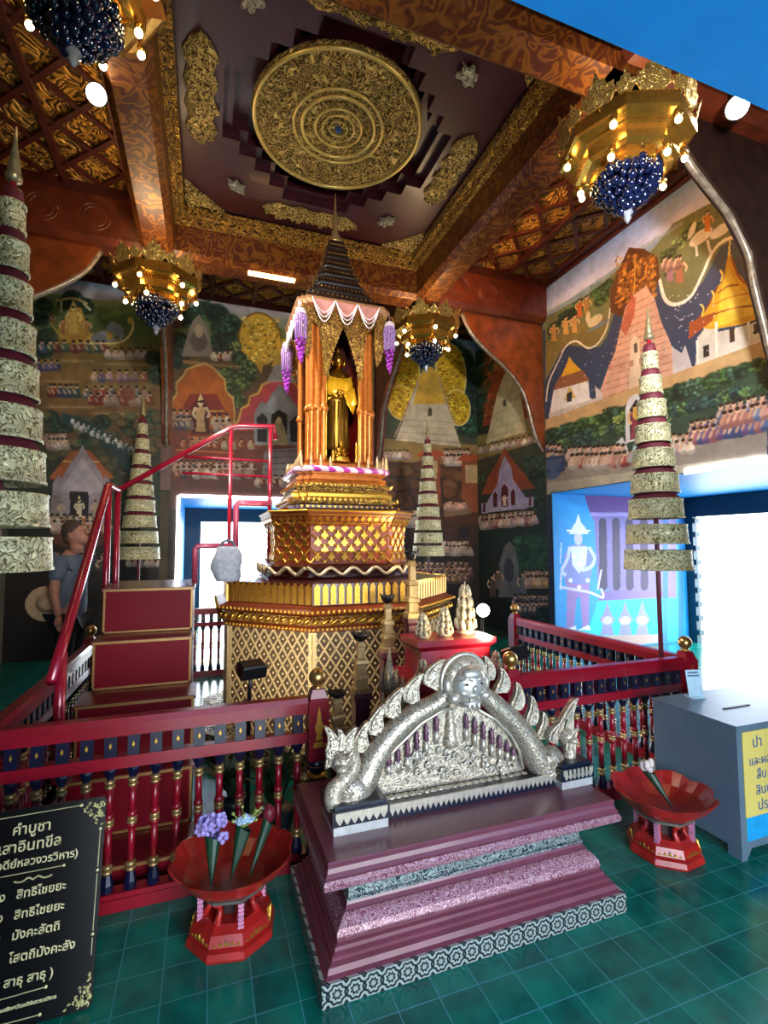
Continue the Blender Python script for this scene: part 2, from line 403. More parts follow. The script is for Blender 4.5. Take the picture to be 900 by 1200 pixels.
# ---- LED strips along the doorways and one warm strip on the beam
def led(name, label, *bx, mat=LEDW): return tag(M().box(*bx).build(name, mat), label, 'light strip')
led('led_strip', 'white LED strip up the left edge of the rear doorway', CX-DH-.02, CX-DH+.02, Y1-.03, Y1-.008, .05, DZ)
led('led_strip', 'white LED strip along the top of the rear doorway', CX-DH+.02, CX+DH, Y1-.03, Y1-.008, DZ-.02, DZ+.02)
led('led_strip', 'white LED strip along the top of the right doorway', X1-.03, X1-.008, CY-DH, 3.78, DZ-.015, DZ+.04)
led('led_strip', 'short warm glowing LED strip under the rear beam left of the shrine roof', .42, .98, BY[1]+.05, BY[1]+.11, BZ0-.03, BZ0-.002, mat=LEDG)
led('led_strip', 'warm LED strip on the outer side of the right beam', BX[1]+BW, BX[1]+BW+.03, 3.4, 5.6, 5.20, 5.23, mat=LEDH)
led('led_strip', 'warm LED strip on the outer side of the left beam', BX[0]-BW-.03, BX[0]-BW, 3.4, 5.6, 5.20, 5.23, mat=LEDG)

# ---- curved brackets under the beams
def bracket(prof, fn, t0, t1, label, wood=None):
    e = empty('beam_bracket', label, 'bracket')
    M().prism(prof, fn, t0, t1).build('board', wood or flat('bracket_wood', '7a3a18', .32, .15, .2, 7, coat=.3), e)
    ed = prof[:-2]; q = smoothpts([fn(u, v, (t0+t1)/2) for u, v in ed], 4)
    M(True).tube(q, .03, 8).build('moulded_edge', flat('edge_moulding', '8a7a68', .3, .4, .2, 20), e)
    return e
BR = [(0, 2.92), (.10, 3.10), (.18, 3.32), (.24, 3.55), (.33, 3.8), (.5, 4.02), (.72, 4.2), (.98, 4.38), (1.2, 4.58), (1.34, 4.84), (1.34, 4.86), (0, 4.86)]
yb = BY[1]+.13
bracket(BR, lambda u, v, t: (X1-u, t, v), yb, yb+.1, 'curved wooden bracket under the rear beam at the right wall')
bracket(BR, lambda u, v, t: (X0+u, t, v), yb, yb+.1, 'curved wooden bracket under the rear beam at the far left')
BRN = [(0, 2.5), (.2, 2.72), (.38, 3.0), (.48, 3.33), (.575, 3.67), (.62, 3.90), (.83, 4.19), (1.07, 4.37), (1.26, 4.53), (1.5, 4.84), (1.5, 4.86), (0, 4.86)]
bracket(BRN, lambda u, v, t: (X1-u, t, v), BY[0]-.20, BY[0]-.10, 'curved wooden bracket at the right edge, under the near beam beside the golden temple mural', flat('shaded_bracket_wood', '24100a', .5, 0, .15, 9))  # darker bracket colour stands in for the shade on this unlit board
bracket(BR, lambda u, v, t: (t, Y1-u, v), BX[1]+.1, BX[1]+.22, 'curved wooden bracket on the rear wall just right of the shrine')
bracket(BR, lambda u, v, t: (t, Y1-u, v), BX[0]-.24, BX[0]-.12, 'curved wooden bracket on the rear wall left of the shrine')
for x in (BX[0]-.18, BX[1]+.17):
    struct(M().box(x-.07, x+.07, Y1-.07, Y1, 2.36, 4.9).build('trim_20', WOOD))
# ------------------------------------------------------------------ painted walls
PAINT = NT('mural_paint'); PAINT.set(Roughness=.55)
_a = PAINT.n('Attribute', attribute_name='paint'); PAINT.l(_a.outputs['Color'], PAINT.b.inputs['Base Color'])
_n = PAINT.n('TexNoise', i_Scale=160.0); PAINT.l(PAINT.coord(), _n.inputs['Vector']); PAINT.bump(_n.outputs['Fac'], .08, .004)
rng = np.random.default_rng(11)
def hexc(c): return np.array([int(c[i:i+2], 16)/255 for i in (0, 2, 4)]) if isinstance(c, str) else np.array(c, float)
def vnoise(h, w, cell):
    gh, gw = int(h/cell)+3, int(w/cell)+3; g = rng.random((gh, gw))
    y = np.arange(h)/cell; x = np.arange(w)/cell; iy = y.astype(int); ix = x.astype(int)
    fy = y-iy; fx = x-ix; fy = (fy*fy*(3-2*fy))[:, None]; fx = (fx*fx*(3-2*fx))[None]
    a = g[iy][:, ix]; b_ = g[iy][:, ix+1]; c = g[iy+1][:, ix]; d = g[iy+1][:, ix+1]
    return (a*(1-fx)+b_*fx)*(1-fy)+(c*(1-fx)+d*fx)*fy
SKIN = ['d9b08c', 'c99a76', 'e0bd9a']; HAIR = ['2a1c16', '3a2a20']
class Mural:
    def __init__(s, axis, val, u0, u1, z0, z1, res, base):
        s.axis, s.val, s.u0, s.z0, s.res = axis, val, u0, z0, res
        s.w = int(round((u1-u0)/res))+1; s.h = int(round((z1-z0)/res))+1
        s.U = u0+np.arange(s.w)*res; s.Z = z0+np.arange(s.h)*res
        s.img = np.empty((s.h, s.w, 3)); s.img[:] = hexc(base)
    def pt(s, px, py):
        p = survey(px, py, s.axis, s.val); return (p[1-s.axis], p[2])
    def sc(s, px, py):
        a, b_, c = s.pt(px-2, py), s.pt(px+2, py), s.pt(px, py+4); m = s.pt(px, py)
        return abs(b_[0]-a[0])/4, abs(c[1]-m[1])/4
    def sub(s, ua, ub, za, zb):
        i0 = max(0, int((ua-s.u0)/s.res)); i1 = min(s.w, int((ub-s.u0)/s.res)+2)
        j0 = max(0, int((za-s.z0)/s.res)); j1 = min(s.h, int((zb-s.z0)/s.res)+2)
        return (slice(j0, j1), slice(i0, i1)) if i1 > i0 and j1 > j0 else None
    def mixin(s, sl, m, col, a=1):
        m = (m*a)[..., None]; s.img[sl] = s.img[sl]*(1-m)+hexc(col)*m
    def ellw(s, cu, cz, ru, rz, col, a=1, soft=.2, tilt=0):
        R = max(ru, rz)*1.3; sl = s.sub(cu-R, cu+R, cz-R, cz+R)
        if sl is None: return
        du = s.U[sl[1]][None]-cu; dz = s.Z[sl[0]][:, None]-cz
        if tilt: c, n = math.cos(tilt), math.sin(tilt); du, dz = du*c+dz*n, -du*n+dz*c
        d = np.sqrt((du/ru)**2+(dz/rz)**2); s.mixin(sl, np.clip((1+soft/2-d)/soft, 0, 1), col, a)
    def ell(s, px, py, rx, ry, col, a=1, soft=.2, tilt=0):
        u, z = s.pt(px, py); ku, kz = s.sc(px, py); s.ellw(u, z, rx*ku, ry*kz, col, a, soft, tilt)
    def polyw(s, pts, col, a=1):
        us = [p[0] for p in pts]; zs = [p[1] for p in pts]; sl = s.sub(min(us), max(us), min(zs), max(zs))
        if sl is None: return
        X = s.U[sl[1]][None]; Y = s.Z[sl[0]][:, None]; m = np.zeros((Y.shape[0], X.shape[1]), bool)
        for i in range(len(pts)):
            (x1, y1), (x2, y2) = pts[i-1], pts[i]
            if y1 == y2: continue
            m ^= ((Y < y1) != (Y < y2)) & (X < (x2-x1)*(Y-y1)/(y2-y1)+x1)
        s.mixin(sl, m.astype(float), col, a)
    def poly(s, pts, col, a=1): s.polyw([s.pt(*p) for p in pts], col, a)
    def line(s, pts, wd, col, a=1):
        pts = [tuple(q) for q in smoothpts([(x, y, 0) for x, y in pts], 6)] if len(pts) > 2 else [(x, y, 0) for x, y in pts]
        for (x1, y1, _), (x2, y2, _) in zip(pts[:-1], pts[1:]):
            A, B = s.pt(x1, y1), s.pt(x2, y2); k = s.sc(x1, y1)[1]*wd/2
            d = Vector((B[0]-A[0], B[1]-A[1])); L = d.length or 1e-6; nx, nz = -d.y/L*k, d.x/L*k; ex, ez = d.x/L*k*.5, d.y/L*k*.5
            s.polyw([(A[0]+nx-ex, A[1]+nz-ez), (B[0]+nx+ex, B[1]+nz+ez), (B[0]-nx+ex, B[1]-nz+ez), (A[0]-nx-ex, A[1]-nz-ez)], col, a)
    def grad(s, py0, py1, cols, px=450):
        """horizontal bands of sky or land between two photo heights measured at px"""
        za, zb = s.pt(px, py0)[1], s.pt(px, py1)[1]; j = (s.Z <= za) & (s.Z >= zb); t = np.clip((za-s.Z[j])/(za-zb), 0, 1)
        c = np.array([hexc(k) for k in cols]); x = t*(len(cols)-1); i = np.minimum(x.astype(int), len(cols)-2); f = (x-i)[:, None]
        s.img[j] = (c[i]*(1-f)+c[i+1]*f)[:, None]
    def mottle(s, amt=.25, cells=(6, 14, 40)):
        n = sum(vnoise(s.h, s.w, c) for c in cells)/len(cells)
        s.img *= (1+amt*2*(n-.5))[..., None]
    def trees(s, pts, r, cols, leaf=7):
        for x, y in pts:
            k = rng.random()*.5+.75; c = hexc(cols[rng.integers(len(cols))])
            s.ell(x, y, r*k, r*k*.85, c*.55, .95, .3)
            for _ in range(leaf*3):
                a, q = rng.random()*2*PI, math.sqrt(rng.random())*r*k
                s.ell(x+q*math.cos(a), y+q*.85*math.sin(a), r*.22, r*.16, c*(.7+.8*rng.random()), .9, .4)
    def scatter(s, x0, x1, y0, y1, n, r, cols, asp=.7, a=.9):
        for _ in range(n):
            x, y = x0+(x1-x0)*rng.random(), y0+(y1-y0)*rng.random(); c = hexc(cols[rng.integers(len(cols))])
            s.ell(x, y, r*(.6+.8*rng.random()), r*asp*(.6+.8*rng.random()), c*(.75+.5*rng.random()), a, .35)
    def rocks(s, x0, x1, y0, y1, n, r, cols):
        for _ in range(n):
            x, y = x0+(x1-x0)*rng.random(), y0+(y1-y0)*rng.random(); c = hexc(cols[rng.integers(len(cols))])
            s.ell(x, y, r*1.1, r*.75, c*.5, .9, .3); s.ell(x-r*.1, y-r*.1, r*.9, r*.6, c, .9, .5)
    def crowd(s, x0, x1, y, n, h, robes, slope=0, rows=1, skin=SKIN, gap=.55):
        for r in range(rows):
            for i in range(n):
                x = x0+(x1-x0)*(i+.5*(r % 2)+.3*rng.random())/n; yy = y+slope*(x-x0)+r*h*gap+h*.1*rng.random()
                c = hexc(robes[rng.integers(len(robes))]); sk = hexc(skin[rng.integers(len(skin))])*(.85+.2*rng.random())
                s.ell(x, yy, h*.34, h*.42, c*(.8+.3*rng.random()), 1, .2)
                s.ell(x+h*.1, yy+h*.28, h*.38, h*.16, c*.75, 1, .2)
                s.ell(x-h*.16, yy-h*.1, h*.1, h*.26, sk, .9, .3, .5)
                s.ell(x, yy-h*.55, h*.17, h*.2, sk, 1, .2)
                s.ell(x, yy-h*.66, h*.17, h*.13, HAIR[rng.integers(2)], 1, .3)
    def person(s, x, y, h, robe, skin='d9b08c', crown=None):
        c = hexc(robe); k = h
        s.poly([(x-k*.13, y), (x-k*.1, y-k*.4), (x-k*.16, y-k*.68), (x+k*.16, y-k*.68), (x+k*.1, y-k*.4), (x+k*.14, y)], c)
        s.line([(x-k*.15, y-k*.66), (x-k*.2, y-k*.5), (x-k*.12, y-k*.38)], k*.07, skin); s.line([(x+k*.15, y-k*.66), (x+k*.24, y-k*.52), (x+k*.2, y-k*.4)], k*.07, skin)
        s.ell(x, y-k*.79, k*.075, k*.1, skin); s.ell(x, y-k*.86, k*.08, k*.06, '2a1c16')
        if crown: s.poly([(x-k*.08, y-k*.87), (x, y-k*1.08), (x+k*.08, y-k*.87)], crown)
    def build(s, label):
        hole = (lambda u, z: False)
        U, Z = np.meshgrid(s.U, s.Z); off = s.val-(.012 if s.axis == 1 else .012)
        co = np.empty((s.h*s.w, 3), np.float32); co[:, 1-s.axis] = U.ravel(); co[:, 2] = Z.ravel(); co[:, s.axis] = off
        idx = np.arange(s.h*s.w).reshape(s.h, s.w)
        q = np.stack([idx[:-1, :-1], idx[:-1, 1:], idx[1:, 1:], idx[1:, :-1]], -1).reshape(-1, 4)
        if s.cut:
            um = (s.U[:-1]+s.res/2)[None]; zm = (s.Z[:-1]+s.res/2)[:, None]
            keep = ~((um > s.cut[0]) & (um < s.cut[1]) & (zm < s.cut[2])); q = q[keep.ravel()]
        me = bpy.data.meshes.new('mural'); n = len(q)
        me.vertices.add(len(co)); me.vertices.foreach_set('co', co.ravel()); me.loops.add(n*4); me.loops.foreach_set('vertex_index', q.ravel().astype(np.int32))
        me.polygons.add(n); me.polygons.foreach_set('loop_start', np.arange(0, n*4, 4, dtype=np.int32)); me.polygons.foreach_set('loop_total', np.full(n, 4, np.int32))
        me.update(calc_edges=True)
        a = me.color_attributes.new('paint', 'FLOAT_COLOR', 'POINT'); im = np.clip(s.img, 0, 1)
        im = np.where(im <= .04045, im/12.92, ((im+.055)/1.055)**2.4); buf = np.ones((s.h*s.w, 4), np.float32); buf[:, :3] = im.reshape(-1, 3)
        a.data.foreach_set('color', buf.ravel()); me.materials.append(PAINT.m)
        o = bpy.data.objects.new('mural', me); C.objects.link(o); return tag(o, label, 'mural')
    cut = None
GREEN = ['2f4a2c', '3c5a30', '28402e', '4d6a3a']; DGREEN = ['1f3528', '264032', '2c4a34']
ROBE = ['8a3a34', '3a4a72', '8a6a4a', 'a05a48', '4a5a6a', '6a4a6a', 'b09a80', 'c0a890']
PALE = ['d8ccc0', 'c8b8b0', 'e0d4c4', 'c0a8a8', 'b89890']
LEAFY = ['55683a', '43572f', '6a7a44', '354a2c']

# -- rear wall, left of the shrine
m = Mural(1, Y1, X0, BX[0]-.24, 0, 5.38, .012, '3a3226')
m.grad(318, 352, ['2f74b8', '6a9ccc', 'b8b8cc', 'c8bfc6'], 110); m.grad(352, 400, ['7c8a50', '5f743e', '6a6a3a'], 110)
m.grad(400, 520, ['77602f', '8a6c3a', '7a5a34', '6a5030'], 110); m.grad(520, 640, ['3c3c2a', '2a3026', '241f1a'], 110); m.grad(640, 820, ['241c18', '181412'], 110)
m.line([(40, 352), (80, 348), (120, 356), (170, 352), (200, 350)], 7, '8f9a66', .7)
m.trees([(52, 358), (48, 375), (56, 395), (86, 352), (78, 356), (100, 360), (50, 410)], 12, DGREEN)
m.line([(120, 372), (150, 366), (190, 372)], 5, '8a9a58', .8); m.line([(120, 384), (160, 378), (195, 384)], 5, '54683a', .8)
# golden chariot with its prow, parasol and grey elephants
m.ell(108, 400, 44, 8, 'd8b860', .5, .8)
m.poly([(55, 372), (68, 392), (78, 402), (118, 404), (110, 392), (92, 386), (84, 378), (70, 392)], 'dcae48'); m.poly([(68, 385), (84, 358), (96, 362), (104, 392), (100, 402), (76, 402)], 'c89a3e')
m.line([(66, 353), (86, 350), (102, 356)], 2.5, 'c8b070'); m.line([(72, 354), (72, 366)], 1.6, 'd8c8a0'); m.line([(98, 356), (106, 364)], 2, 'e0d4b0')
m.person(86, 392, 38, 'e0b858', 'ecd08a', 'e8c060'); m.person(102, 394, 22, 'c08840'); m.person(74, 392, 20, 'a87040'); m.person(62, 380, 14, '9a5a3a')
m.ell(124, 396, 11, 8, '9a98a2'); m.ell(134, 386, 9, 8, 'aaa8b4'); m.ell(142, 392, 3, 8, 'a09eaa'); m.ell(116, 398, 9, 7, '8a8894')
m.line([(100, 402), (130, 403), (146, 399), (155, 388), (156, 378)], 2.4, 'ecd890'); m.ell(153, 376, 3.5, 4, 'e8c868'); m.ell(129, 394, 4, 5, 'd8b04c')
# terraces with seated audiences
for (a, b_, y) in ((50, 110, 416), (120, 185, 420), (50, 95, 440), (100, 180, 446), (55, 110, 470), (110, 180, 478)):
    m.poly([(a, y+4), (b_, y+5), (b_-6, y+10), (a+8, y+9)], '9a7a48', .6); m.line([(a, y+7), (b_, y+8)], 1.3, 'b8a078', .6)
m.crowd(48, 130, 408, 9, 13, ['3a4a72', '4a6a58', '8a3a34', '5a6a8a', '8a4a3a']); m.crowd(125, 185, 416, 7, 12, PALE+['a86a50']); m.crowd(45, 75, 430, 4, 12, ['3a4a72', '7a6a9a'])
m.crowd(108, 178, 442, 7, 13, ['9a7a8a', 'a05a48', '6a6a8a', 'c8a890']); m.crowd(58, 95, 460, 6, 14, ['8a2f2c', '3a4a72', '3a5a5a']); m.crowd(100, 178, 462, 8, 13, ['6a7a7a', '5a6a90', '9a4a3a', 'a03a38', 'c0a090'], rows=2)
m.ell(150, 462, 9, 8, '8f4a30', .8); m.ell(82, 440, 20, 7, '8f7040', .8)
m.trees([(60, 490), (80, 500), (120, 495), (150, 500), (165, 510), (180, 490), (186, 440), (180, 420), (176, 530), (190, 560)], 11, DGREEN)
m.rocks(50, 190, 485, 560, 60, 7, ['6a6a44', '5a5a40', '70603c', '4a5038']); m.trees([(70, 500), (100, 515), (130, 520), (150, 545), (175, 560), (185, 590)], 10, DGREEN)
m.line([(75, 490), (110, 505), (140, 530), (160, 560)], 12, '1f3f42', .85); m.crowd(85, 160, 494, 12, 7, ['2f5a58', 'd0d0d0'], .45, 2, ['e0d8d0'])
m.crowd(55, 80, 515, 5, 12, PALE, rows=2)
# pale temple with orange roofs
m.poly([(58, 560), (74, 540), (84, 528), (106, 528), (116, 540), (134, 560), (126, 562), (62, 562)], 'a85c30'); m.line([(74, 541), (116, 541)], 2, 'd8b060')
m.poly([(62, 604), (62, 566), (70, 556), (72, 562), (82, 544), (90, 534), (97, 522), (104, 534), (112, 544), (122, 562), (124, 556), (130, 566), (130, 604)], '9a8f96'); m.poly([(72, 572), (97, 536), (122, 572), (122, 578), (72, 578)], 'b0a6ac')
m.poly([(60, 610), (60, 580), (70, 580), (70, 610)], '8a7c78'); m.poly([(82, 606), (82, 576), (104, 576), (104, 606)], '1a1016'); m.person(93, 606, 24, 'cfc0a0', 'd8c8a8', 'd8c080'); m.person(72, 606, 20, 'b0a088'); m.person(112, 606, 22, 'b8a890')
m.crowd(60, 135, 612, 10, 14, PALE+['8a4a34', 'a06a40'], rows=2); m.ell(95, 632, 36, 10, '7a3a24', .7); m.crowd(20, 130, 655, 10, 14, ['4a4038', '3a3a58', '5a4a3a', '6a5a48'], rows=2)
m.rocks(130, 205, 560, 650, 50, 8, ['39472f', '2f3f2c', '454a34']); m.crowd(150, 205, 660, 8, 10, PALE, rows=1); m.crowd(130, 205, 690, 8, 12, ['8a7a6a', '5a4a44'], rows=2)
m.trees([(20, 330), (10, 360), (25, 400), (15, 450), (25, 500), (10, 560), (20, 600)], 16, DGREEN)
m.mottle(.22); m.build('mural of a golden chariot above seated crowds, on the rear wall at the far left')

# -- rear wall, centre, round the rear doorway
m = Mural(1, Y1, BX[0]-.12, BX[1]+.16, 0, 5.38, .012, '3a3428'); m.cut = (CX-DH-.03, CX+DH+.03, DZ+.02)
m.grad(330, 385, ['3f78b8', '88a8cc', 'b8b4c4', '8a9078'], 330); m.grad(385, 430, ['6a7a4a', '5a6238', '6a5a34'], 330); m.grad(430, 520, ['5a4a2c', '6a4a30', '7a4230'], 330); m.grad(520, 600, ['7a3a2c', '6a3a34', '4a3a34'], 330); m.grad(600, 830, ['2f2a22', '1f1a16'], 330)
m.trees([(206, 360), (216, 372), (240, 365), (255, 368), (262, 385), (256, 405), (212, 400), (208, 420), (265, 400), (270, 380)], 13, DGREEN)
m.poly([(213, 418), (220, 390), (226, 376), (233, 369), (240, 378), (246, 396), (250, 418)], '7f756c'); m.ell(233, 400, 10, 12, '5a524c'); m.ell(233, 388, 5, 8, '9a8a74')
m.crowd(250, 282, 418, 5, 11, PALE+['7a3a34'], rows=1); m.line([(215, 424), (290, 432)], 4, '8f6a3c')
m.trees([(270, 440), (285, 450), (278, 470), (270, 460), (290, 440), (262, 440)], 10, LEAFY)
# orange aureole shrine
m.poly([(202, 500), (201, 468), (206, 462), (206, 448), (214, 440), (218, 432), (230, 428), (240, 425), (250, 430), (258, 438), (264, 444), (266, 458), (274, 466), (276, 486), (274, 505)], 'c8a060')
m.poly([(204, 500), (203, 470), (208, 463), (208, 450), (216, 442), (220, 434), (231, 430), (240, 428), (249, 432), (256, 440), (262, 446), (264, 459), (272, 468), (274, 486), (272, 505)], 'b5601f')
m.poly([(210, 486), (222, 462), (254, 462), (266, 486)], '8a2c20'); m.line([(214, 482), (262, 482)], 1.5, 'd8b060'); m.poly([(224, 512), (224, 476), (234, 462), (244, 476), (246, 512)], '5a1410')
m.person(235, 506, 42, 'd0a878', 'e0c8a0', 'e8d090'); m.crowd(204, 224, 490, 3, 14, ['5a5a7a', 'a89080'], rows=2); m.crowd(250, 272, 494, 3, 13, PALE, rows=2); m.poly([(222, 524), (226, 512), (246, 512), (250, 524)], 'a8906a')
# pink aureole palace with three dark arches
m.poly([(270, 505), (278, 492), (282, 478), (290, 474), (292, 464), (302, 460), (306, 450), (318, 444), (332, 442), (346, 448), (352, 458), (356, 466), (364, 480), (366, 505)], 'd8a850')
m.poly([(272, 505), (281, 493), (284, 480), (292, 476), (294, 466), (304, 462), (308, 453), (319, 447), (332, 445), (345, 450), (350, 460), (358, 480), (364, 505)], 'b8424c')
m.poly([(298, 522), (298, 484), (306, 470), (312, 474), (318, 462), (328, 450), (338, 462), (346, 474), (354, 484), (356, 522)], '8a8a90'); m.poly([(304, 484), (328, 456), (352, 484)], '9c9ca2')
for (x, t, hw) in ((307, 484, 6), (327, 480, 9), (346, 488, 6)): m.poly([(x-hw, 518), (x-hw, t+6), (x, t), (x+hw, t+6), (x+hw, 518)], '14101a')
m.poly([(316, 522), (319, 500), (326, 488), (333, 500), (338, 522)], 'a89a7a'); m.ell(327, 493, 3, 4, 'd8c090')
m.poly([(206, 526), (274, 530), (274, 542), (206, 538)], '8a3424'); m.line([(206, 527), (274, 531)], 2, 'c87038'); m.poly([(310, 528), (352, 524), (356, 560), (306, 562)], '8a7f84')
for k in range(5): m.line([(308, 530+k*7), (356, 528+k*7)], 1.2, '5a4f54')
m.crowd(205, 300, 548, 14, 13, PALE+['3a4a5a', '6a3a34', '8a4a3a'], rows=2); m.ell(250, 515, 30, 6, 'c87034', .5); m.crowd(215, 300, 522, 9, 11, ['c07040', 'a85030', 'c8b090']); m.crowd(300, 360, 565, 8, 12, ['9a6a4a', '7a3a34', 'c8b8a8'])
# gilt leaf aureole behind the shrine
m.ell(305, 398, 26, 32, '6a4a14', 1, .05); m.ell(305, 398, 24, 30, 'd8ae38', 1, .08); m.scatter(284, 326, 372, 424, 220, 1.6, ['8a6414', 'f0d060', 'c89420', 'f4dc80']); m.poly([(298, 424), (310, 424), (306, 438)], 'c89a30')
m.poly([(318, 430), (330, 398), (345, 395), (352, 430)], 'c8a040'); m.poly([(312, 448), (322, 428), (350, 428), (360, 448)], '9a9490'); m.trees([(280, 420), (276, 405), (290, 430)], 8, LEAFY)
m.mottle(.22); m.build('mural of orange and pink aureoled shrines, on the rear wall behind the handrails')

# -- rear wall, right of the shrine
m = Mural(1, Y1, BX[1]+.18, X1-.002, 0, 5.38, .012, '4a3a2c')
m.grad(385, 424, ['1f5a9c', '6a92c0', 'a8b0c0', '7a8a84'], 530); m.grad(424, 520, ['4a5a40', '3a4a34', '4a4a34'], 530); m.grad(520, 545, ['8f7440', '8a6c3c'], 530); m.grad(545, 640, ['4a3020', '54301c', '3c2a20'], 530); m.grad(640, 820, ['2c2420', '1c1816'], 530)
m.trees([(545, 430), (552, 450), (540, 440), (550, 475), (556, 500), (538, 420), (546, 500), (528, 410), (450, 430), (452, 470)], 14, DGREEN)
for (x, y, rx, ry) in ((474, 440, 17, 34), (528, 440, 17, 36), (470, 472, 15, 19), (536, 478, 14, 20)):
    m.ell(x, y, rx+1.5, ry+1.5, 'e8d48a', 1, .05); m.ell(x, y, rx, ry, 'd2a41c', 1, .08); m.scatter(x-rx*.8, x+rx*.8, y-ry*.8, y+ry*.8, 150, 1.5, ['8a6408', 'f0cc40', 'c89814'])
m.poly([(463, 516), (476, 484), (484, 462), (492, 440), (502, 424), (513, 440), (520, 462), (528, 488), (540, 524)], 'c4b69a'); m.poly([(484, 474), (492, 440), (502, 424), (513, 440), (522, 474)], 'cfa238')
m.line([(462, 512), (476, 480), (490, 446)], 1.6, 'b08a7a'); m.line([(513, 440), (526, 480), (536, 500)], 1.6, 'b08a7a'); m.poly([(501, 488), (501, 480), (503.5, 477), (506, 480), (506, 488)], '4a4434')
for k in range(4): m.line([(470-k*2, 492+k*7), (534+k*2, 495+k*8)], 1, '9a8a70', .7)
m.crowd(452, 482, 534, 6, 10, PALE); m.crowd(520, 552, 534, 7, 12, ['d8b0a0', 'c8c0b8', 'b07060'], rows=2); m.rocks(448, 552, 545, 600, 40, 10, ['6a4224', '5c3a22', '7a5030'])
for (x, y) in ((505, 535), (552, 540)):
    m.poly([(x-18, y), (x-10, y-7), (x+10, y-7), (x+18, y)], 'a84a24'); m.poly([(x-11, y), (x+11, y), (x+11, y+60), (x-11, y+60)], '8a4a2c'); m.poly([(x-7, y+5), (x+7, y+5), (x+7, y+26), (x-7, y+26)], 'b89a6a')
m.line([(478, 575), (486, 590), (484, 612)], 2, '1c1410'); m.line([(516, 560), (520, 585), (530, 600)], 2, '1c1410'); m.crowd(522, 548, 594, 5, 11, ['d0a090', 'b09088'])
m.crowd(470, 500, 605, 6, 13, PALE+['8a7a70'], rows=2); m.poly([(520, 600), (552, 596), (552, 602), (520, 606)], '7a6044'); m.poly([(536, 630), (536, 618), (550, 616), (550, 630)], '2a2028'); m.crowd(520, 552, 640, 7, 11, PALE+['8a5a54'], rows=2)
m.crowd(470, 552, 665, 12, 12, ['6a4a4a', '8a6a6a', '7a5a3a'], rows=3)
m.mottle(.22); m.build('mural of a pale stupa between golden trees, on the rear wall right of the shrine')

# -- right wall beyond the bracket
m = Mural(0, X1, BY[1]+.12, Y1-.012, 0, 5.38, .010, '2f3a2c')
m.grad(380, 420, ['3a6aa0', '6a8aa8'], 580); m.grad(420, 520, ['3a4a34', '44523a', '5a5a3c'], 580); m.grad(500, 530, ['94824c', '8a7844'], 590); m.grad(530, 740, ['3a3c2c', '22342c', '1c2a24', '1a1a18'], 590)
m.trees([(562, 420), (566, 445), (564, 470), (570, 400), (562, 490), (570, 500)], 9, DGREEN)
m.poly([(566, 500), (572, 470), (576, 440), (588, 420), (606, 405), (616, 430), (622, 470), (620, 490)], '8f3a24'); m.scatter(568, 620, 410, 490, 160, 3, ['a84a28', '7a3a20', '8a5a30'])
m.poly([(570, 520), (578, 485), (584, 460), (592, 438), (601, 430), (608, 450), (612, 470), (618, 506)], 'd0c094'); m.poly([(590, 476), (590, 470), (592, 467), (594, 470), (594, 476)], '4a4434')
for k in range(6): m.line([(576+k*1.4, 512-k*9), (616-k*1.4, 501-k*9)], .9, 'a89c70', .7)
m.crowd(562, 640, 528, 12, 9, PALE, -.2); m.trees([(620, 540), (628, 560), (636, 545), (630, 590), (562, 560), (640, 520)], 9, DGREEN)
m.poly([(565, 580), (572, 560), (584, 540), (592, 524), (602, 540), (616, 556), (628, 572)], '8a4228'); m.poly([(572, 600), (572, 588), (584, 566), (586, 550), (592, 534), (600, 548), (602, 562), (616, 582), (618, 596)], '9f94b0')
m.poly([(565, 602), (565, 590), (626, 582), (626, 594)], 'aaa0b8')
for (x, t, b_, hw) in ((592, 572, 594, 4), (581, 580, 594, 2.5), (602, 577, 592, 2.5), (568, 592, 600, 1.5), (622, 585, 593, 1.5)): m.poly([(x-hw, b_), (x-hw, t), (x, t-5), (x+hw, t), (x+hw, b_)], '5a1a24')
m.person(592, 593, 16, 'd8c0a0'); m.crowd(563, 630, 610, 13, 11, PALE+['c8a888', '8a4a44'], -.1, 2); m.scatter(605, 650, 628, 680, 160, 4, ['2a5238', '21422e', '345a3a'])
m.poly([(585, 700), (586, 660), (592, 640), (598, 634), (604, 642), (608, 660), (610, 700)], '6a6a6a'); m.ell(597, 668, 6, 14, '3c4248'); m.person(578, 700, 30, '5a4a40'); m.person(614, 700, 34, '6a6a74'); m.person(584, 690, 26, '6a5a50')
m.crowd(616, 645, 676, 6, 13, ['c89a90', 'd0a898', 'c0a060'], 0, 2); m.crowd(604, 648, 706, 8, 15, ['3a4a5a', '4a4a6a', '6a5a6a'], 0, 2); m.trees([(640, 720), (650, 700), (645, 640)], 9, DGREEN)
m.mottle(.2); m.build('mural of a pale stupa over a lilac palace, right wall behind the curved bracket')

# -- right wall, the large daylit scene over the doorway
m = Mural(0, X1, BY[0]-.15, BY[1]+.10, 0, 5.38, .008, '8a7a5a'); m.cut = (CY-DH-.01, CY+DH+.01, DZ+.01)
m.img[:] = hexc('2f3f5e')
A0, A1 = m.Z.max(), 5.38
for (t0, t1, c0, c1) in ((0, .28, '6f8cc8', 'a9b4dc'), (.28, .42, 'b4bce0', 'cfcbe0'), (.42, .62, '8aa0b8', '66785c')):
    za, zb = 5.38-t0, 5.38-t1; j = (m.Z <= za) & (m.Z >= zb); f = ((za-m.Z[j])/(za-zb))[:, None, None]; m.img[j] = hexc(c0)*(1-f)+hexc(c1)*f
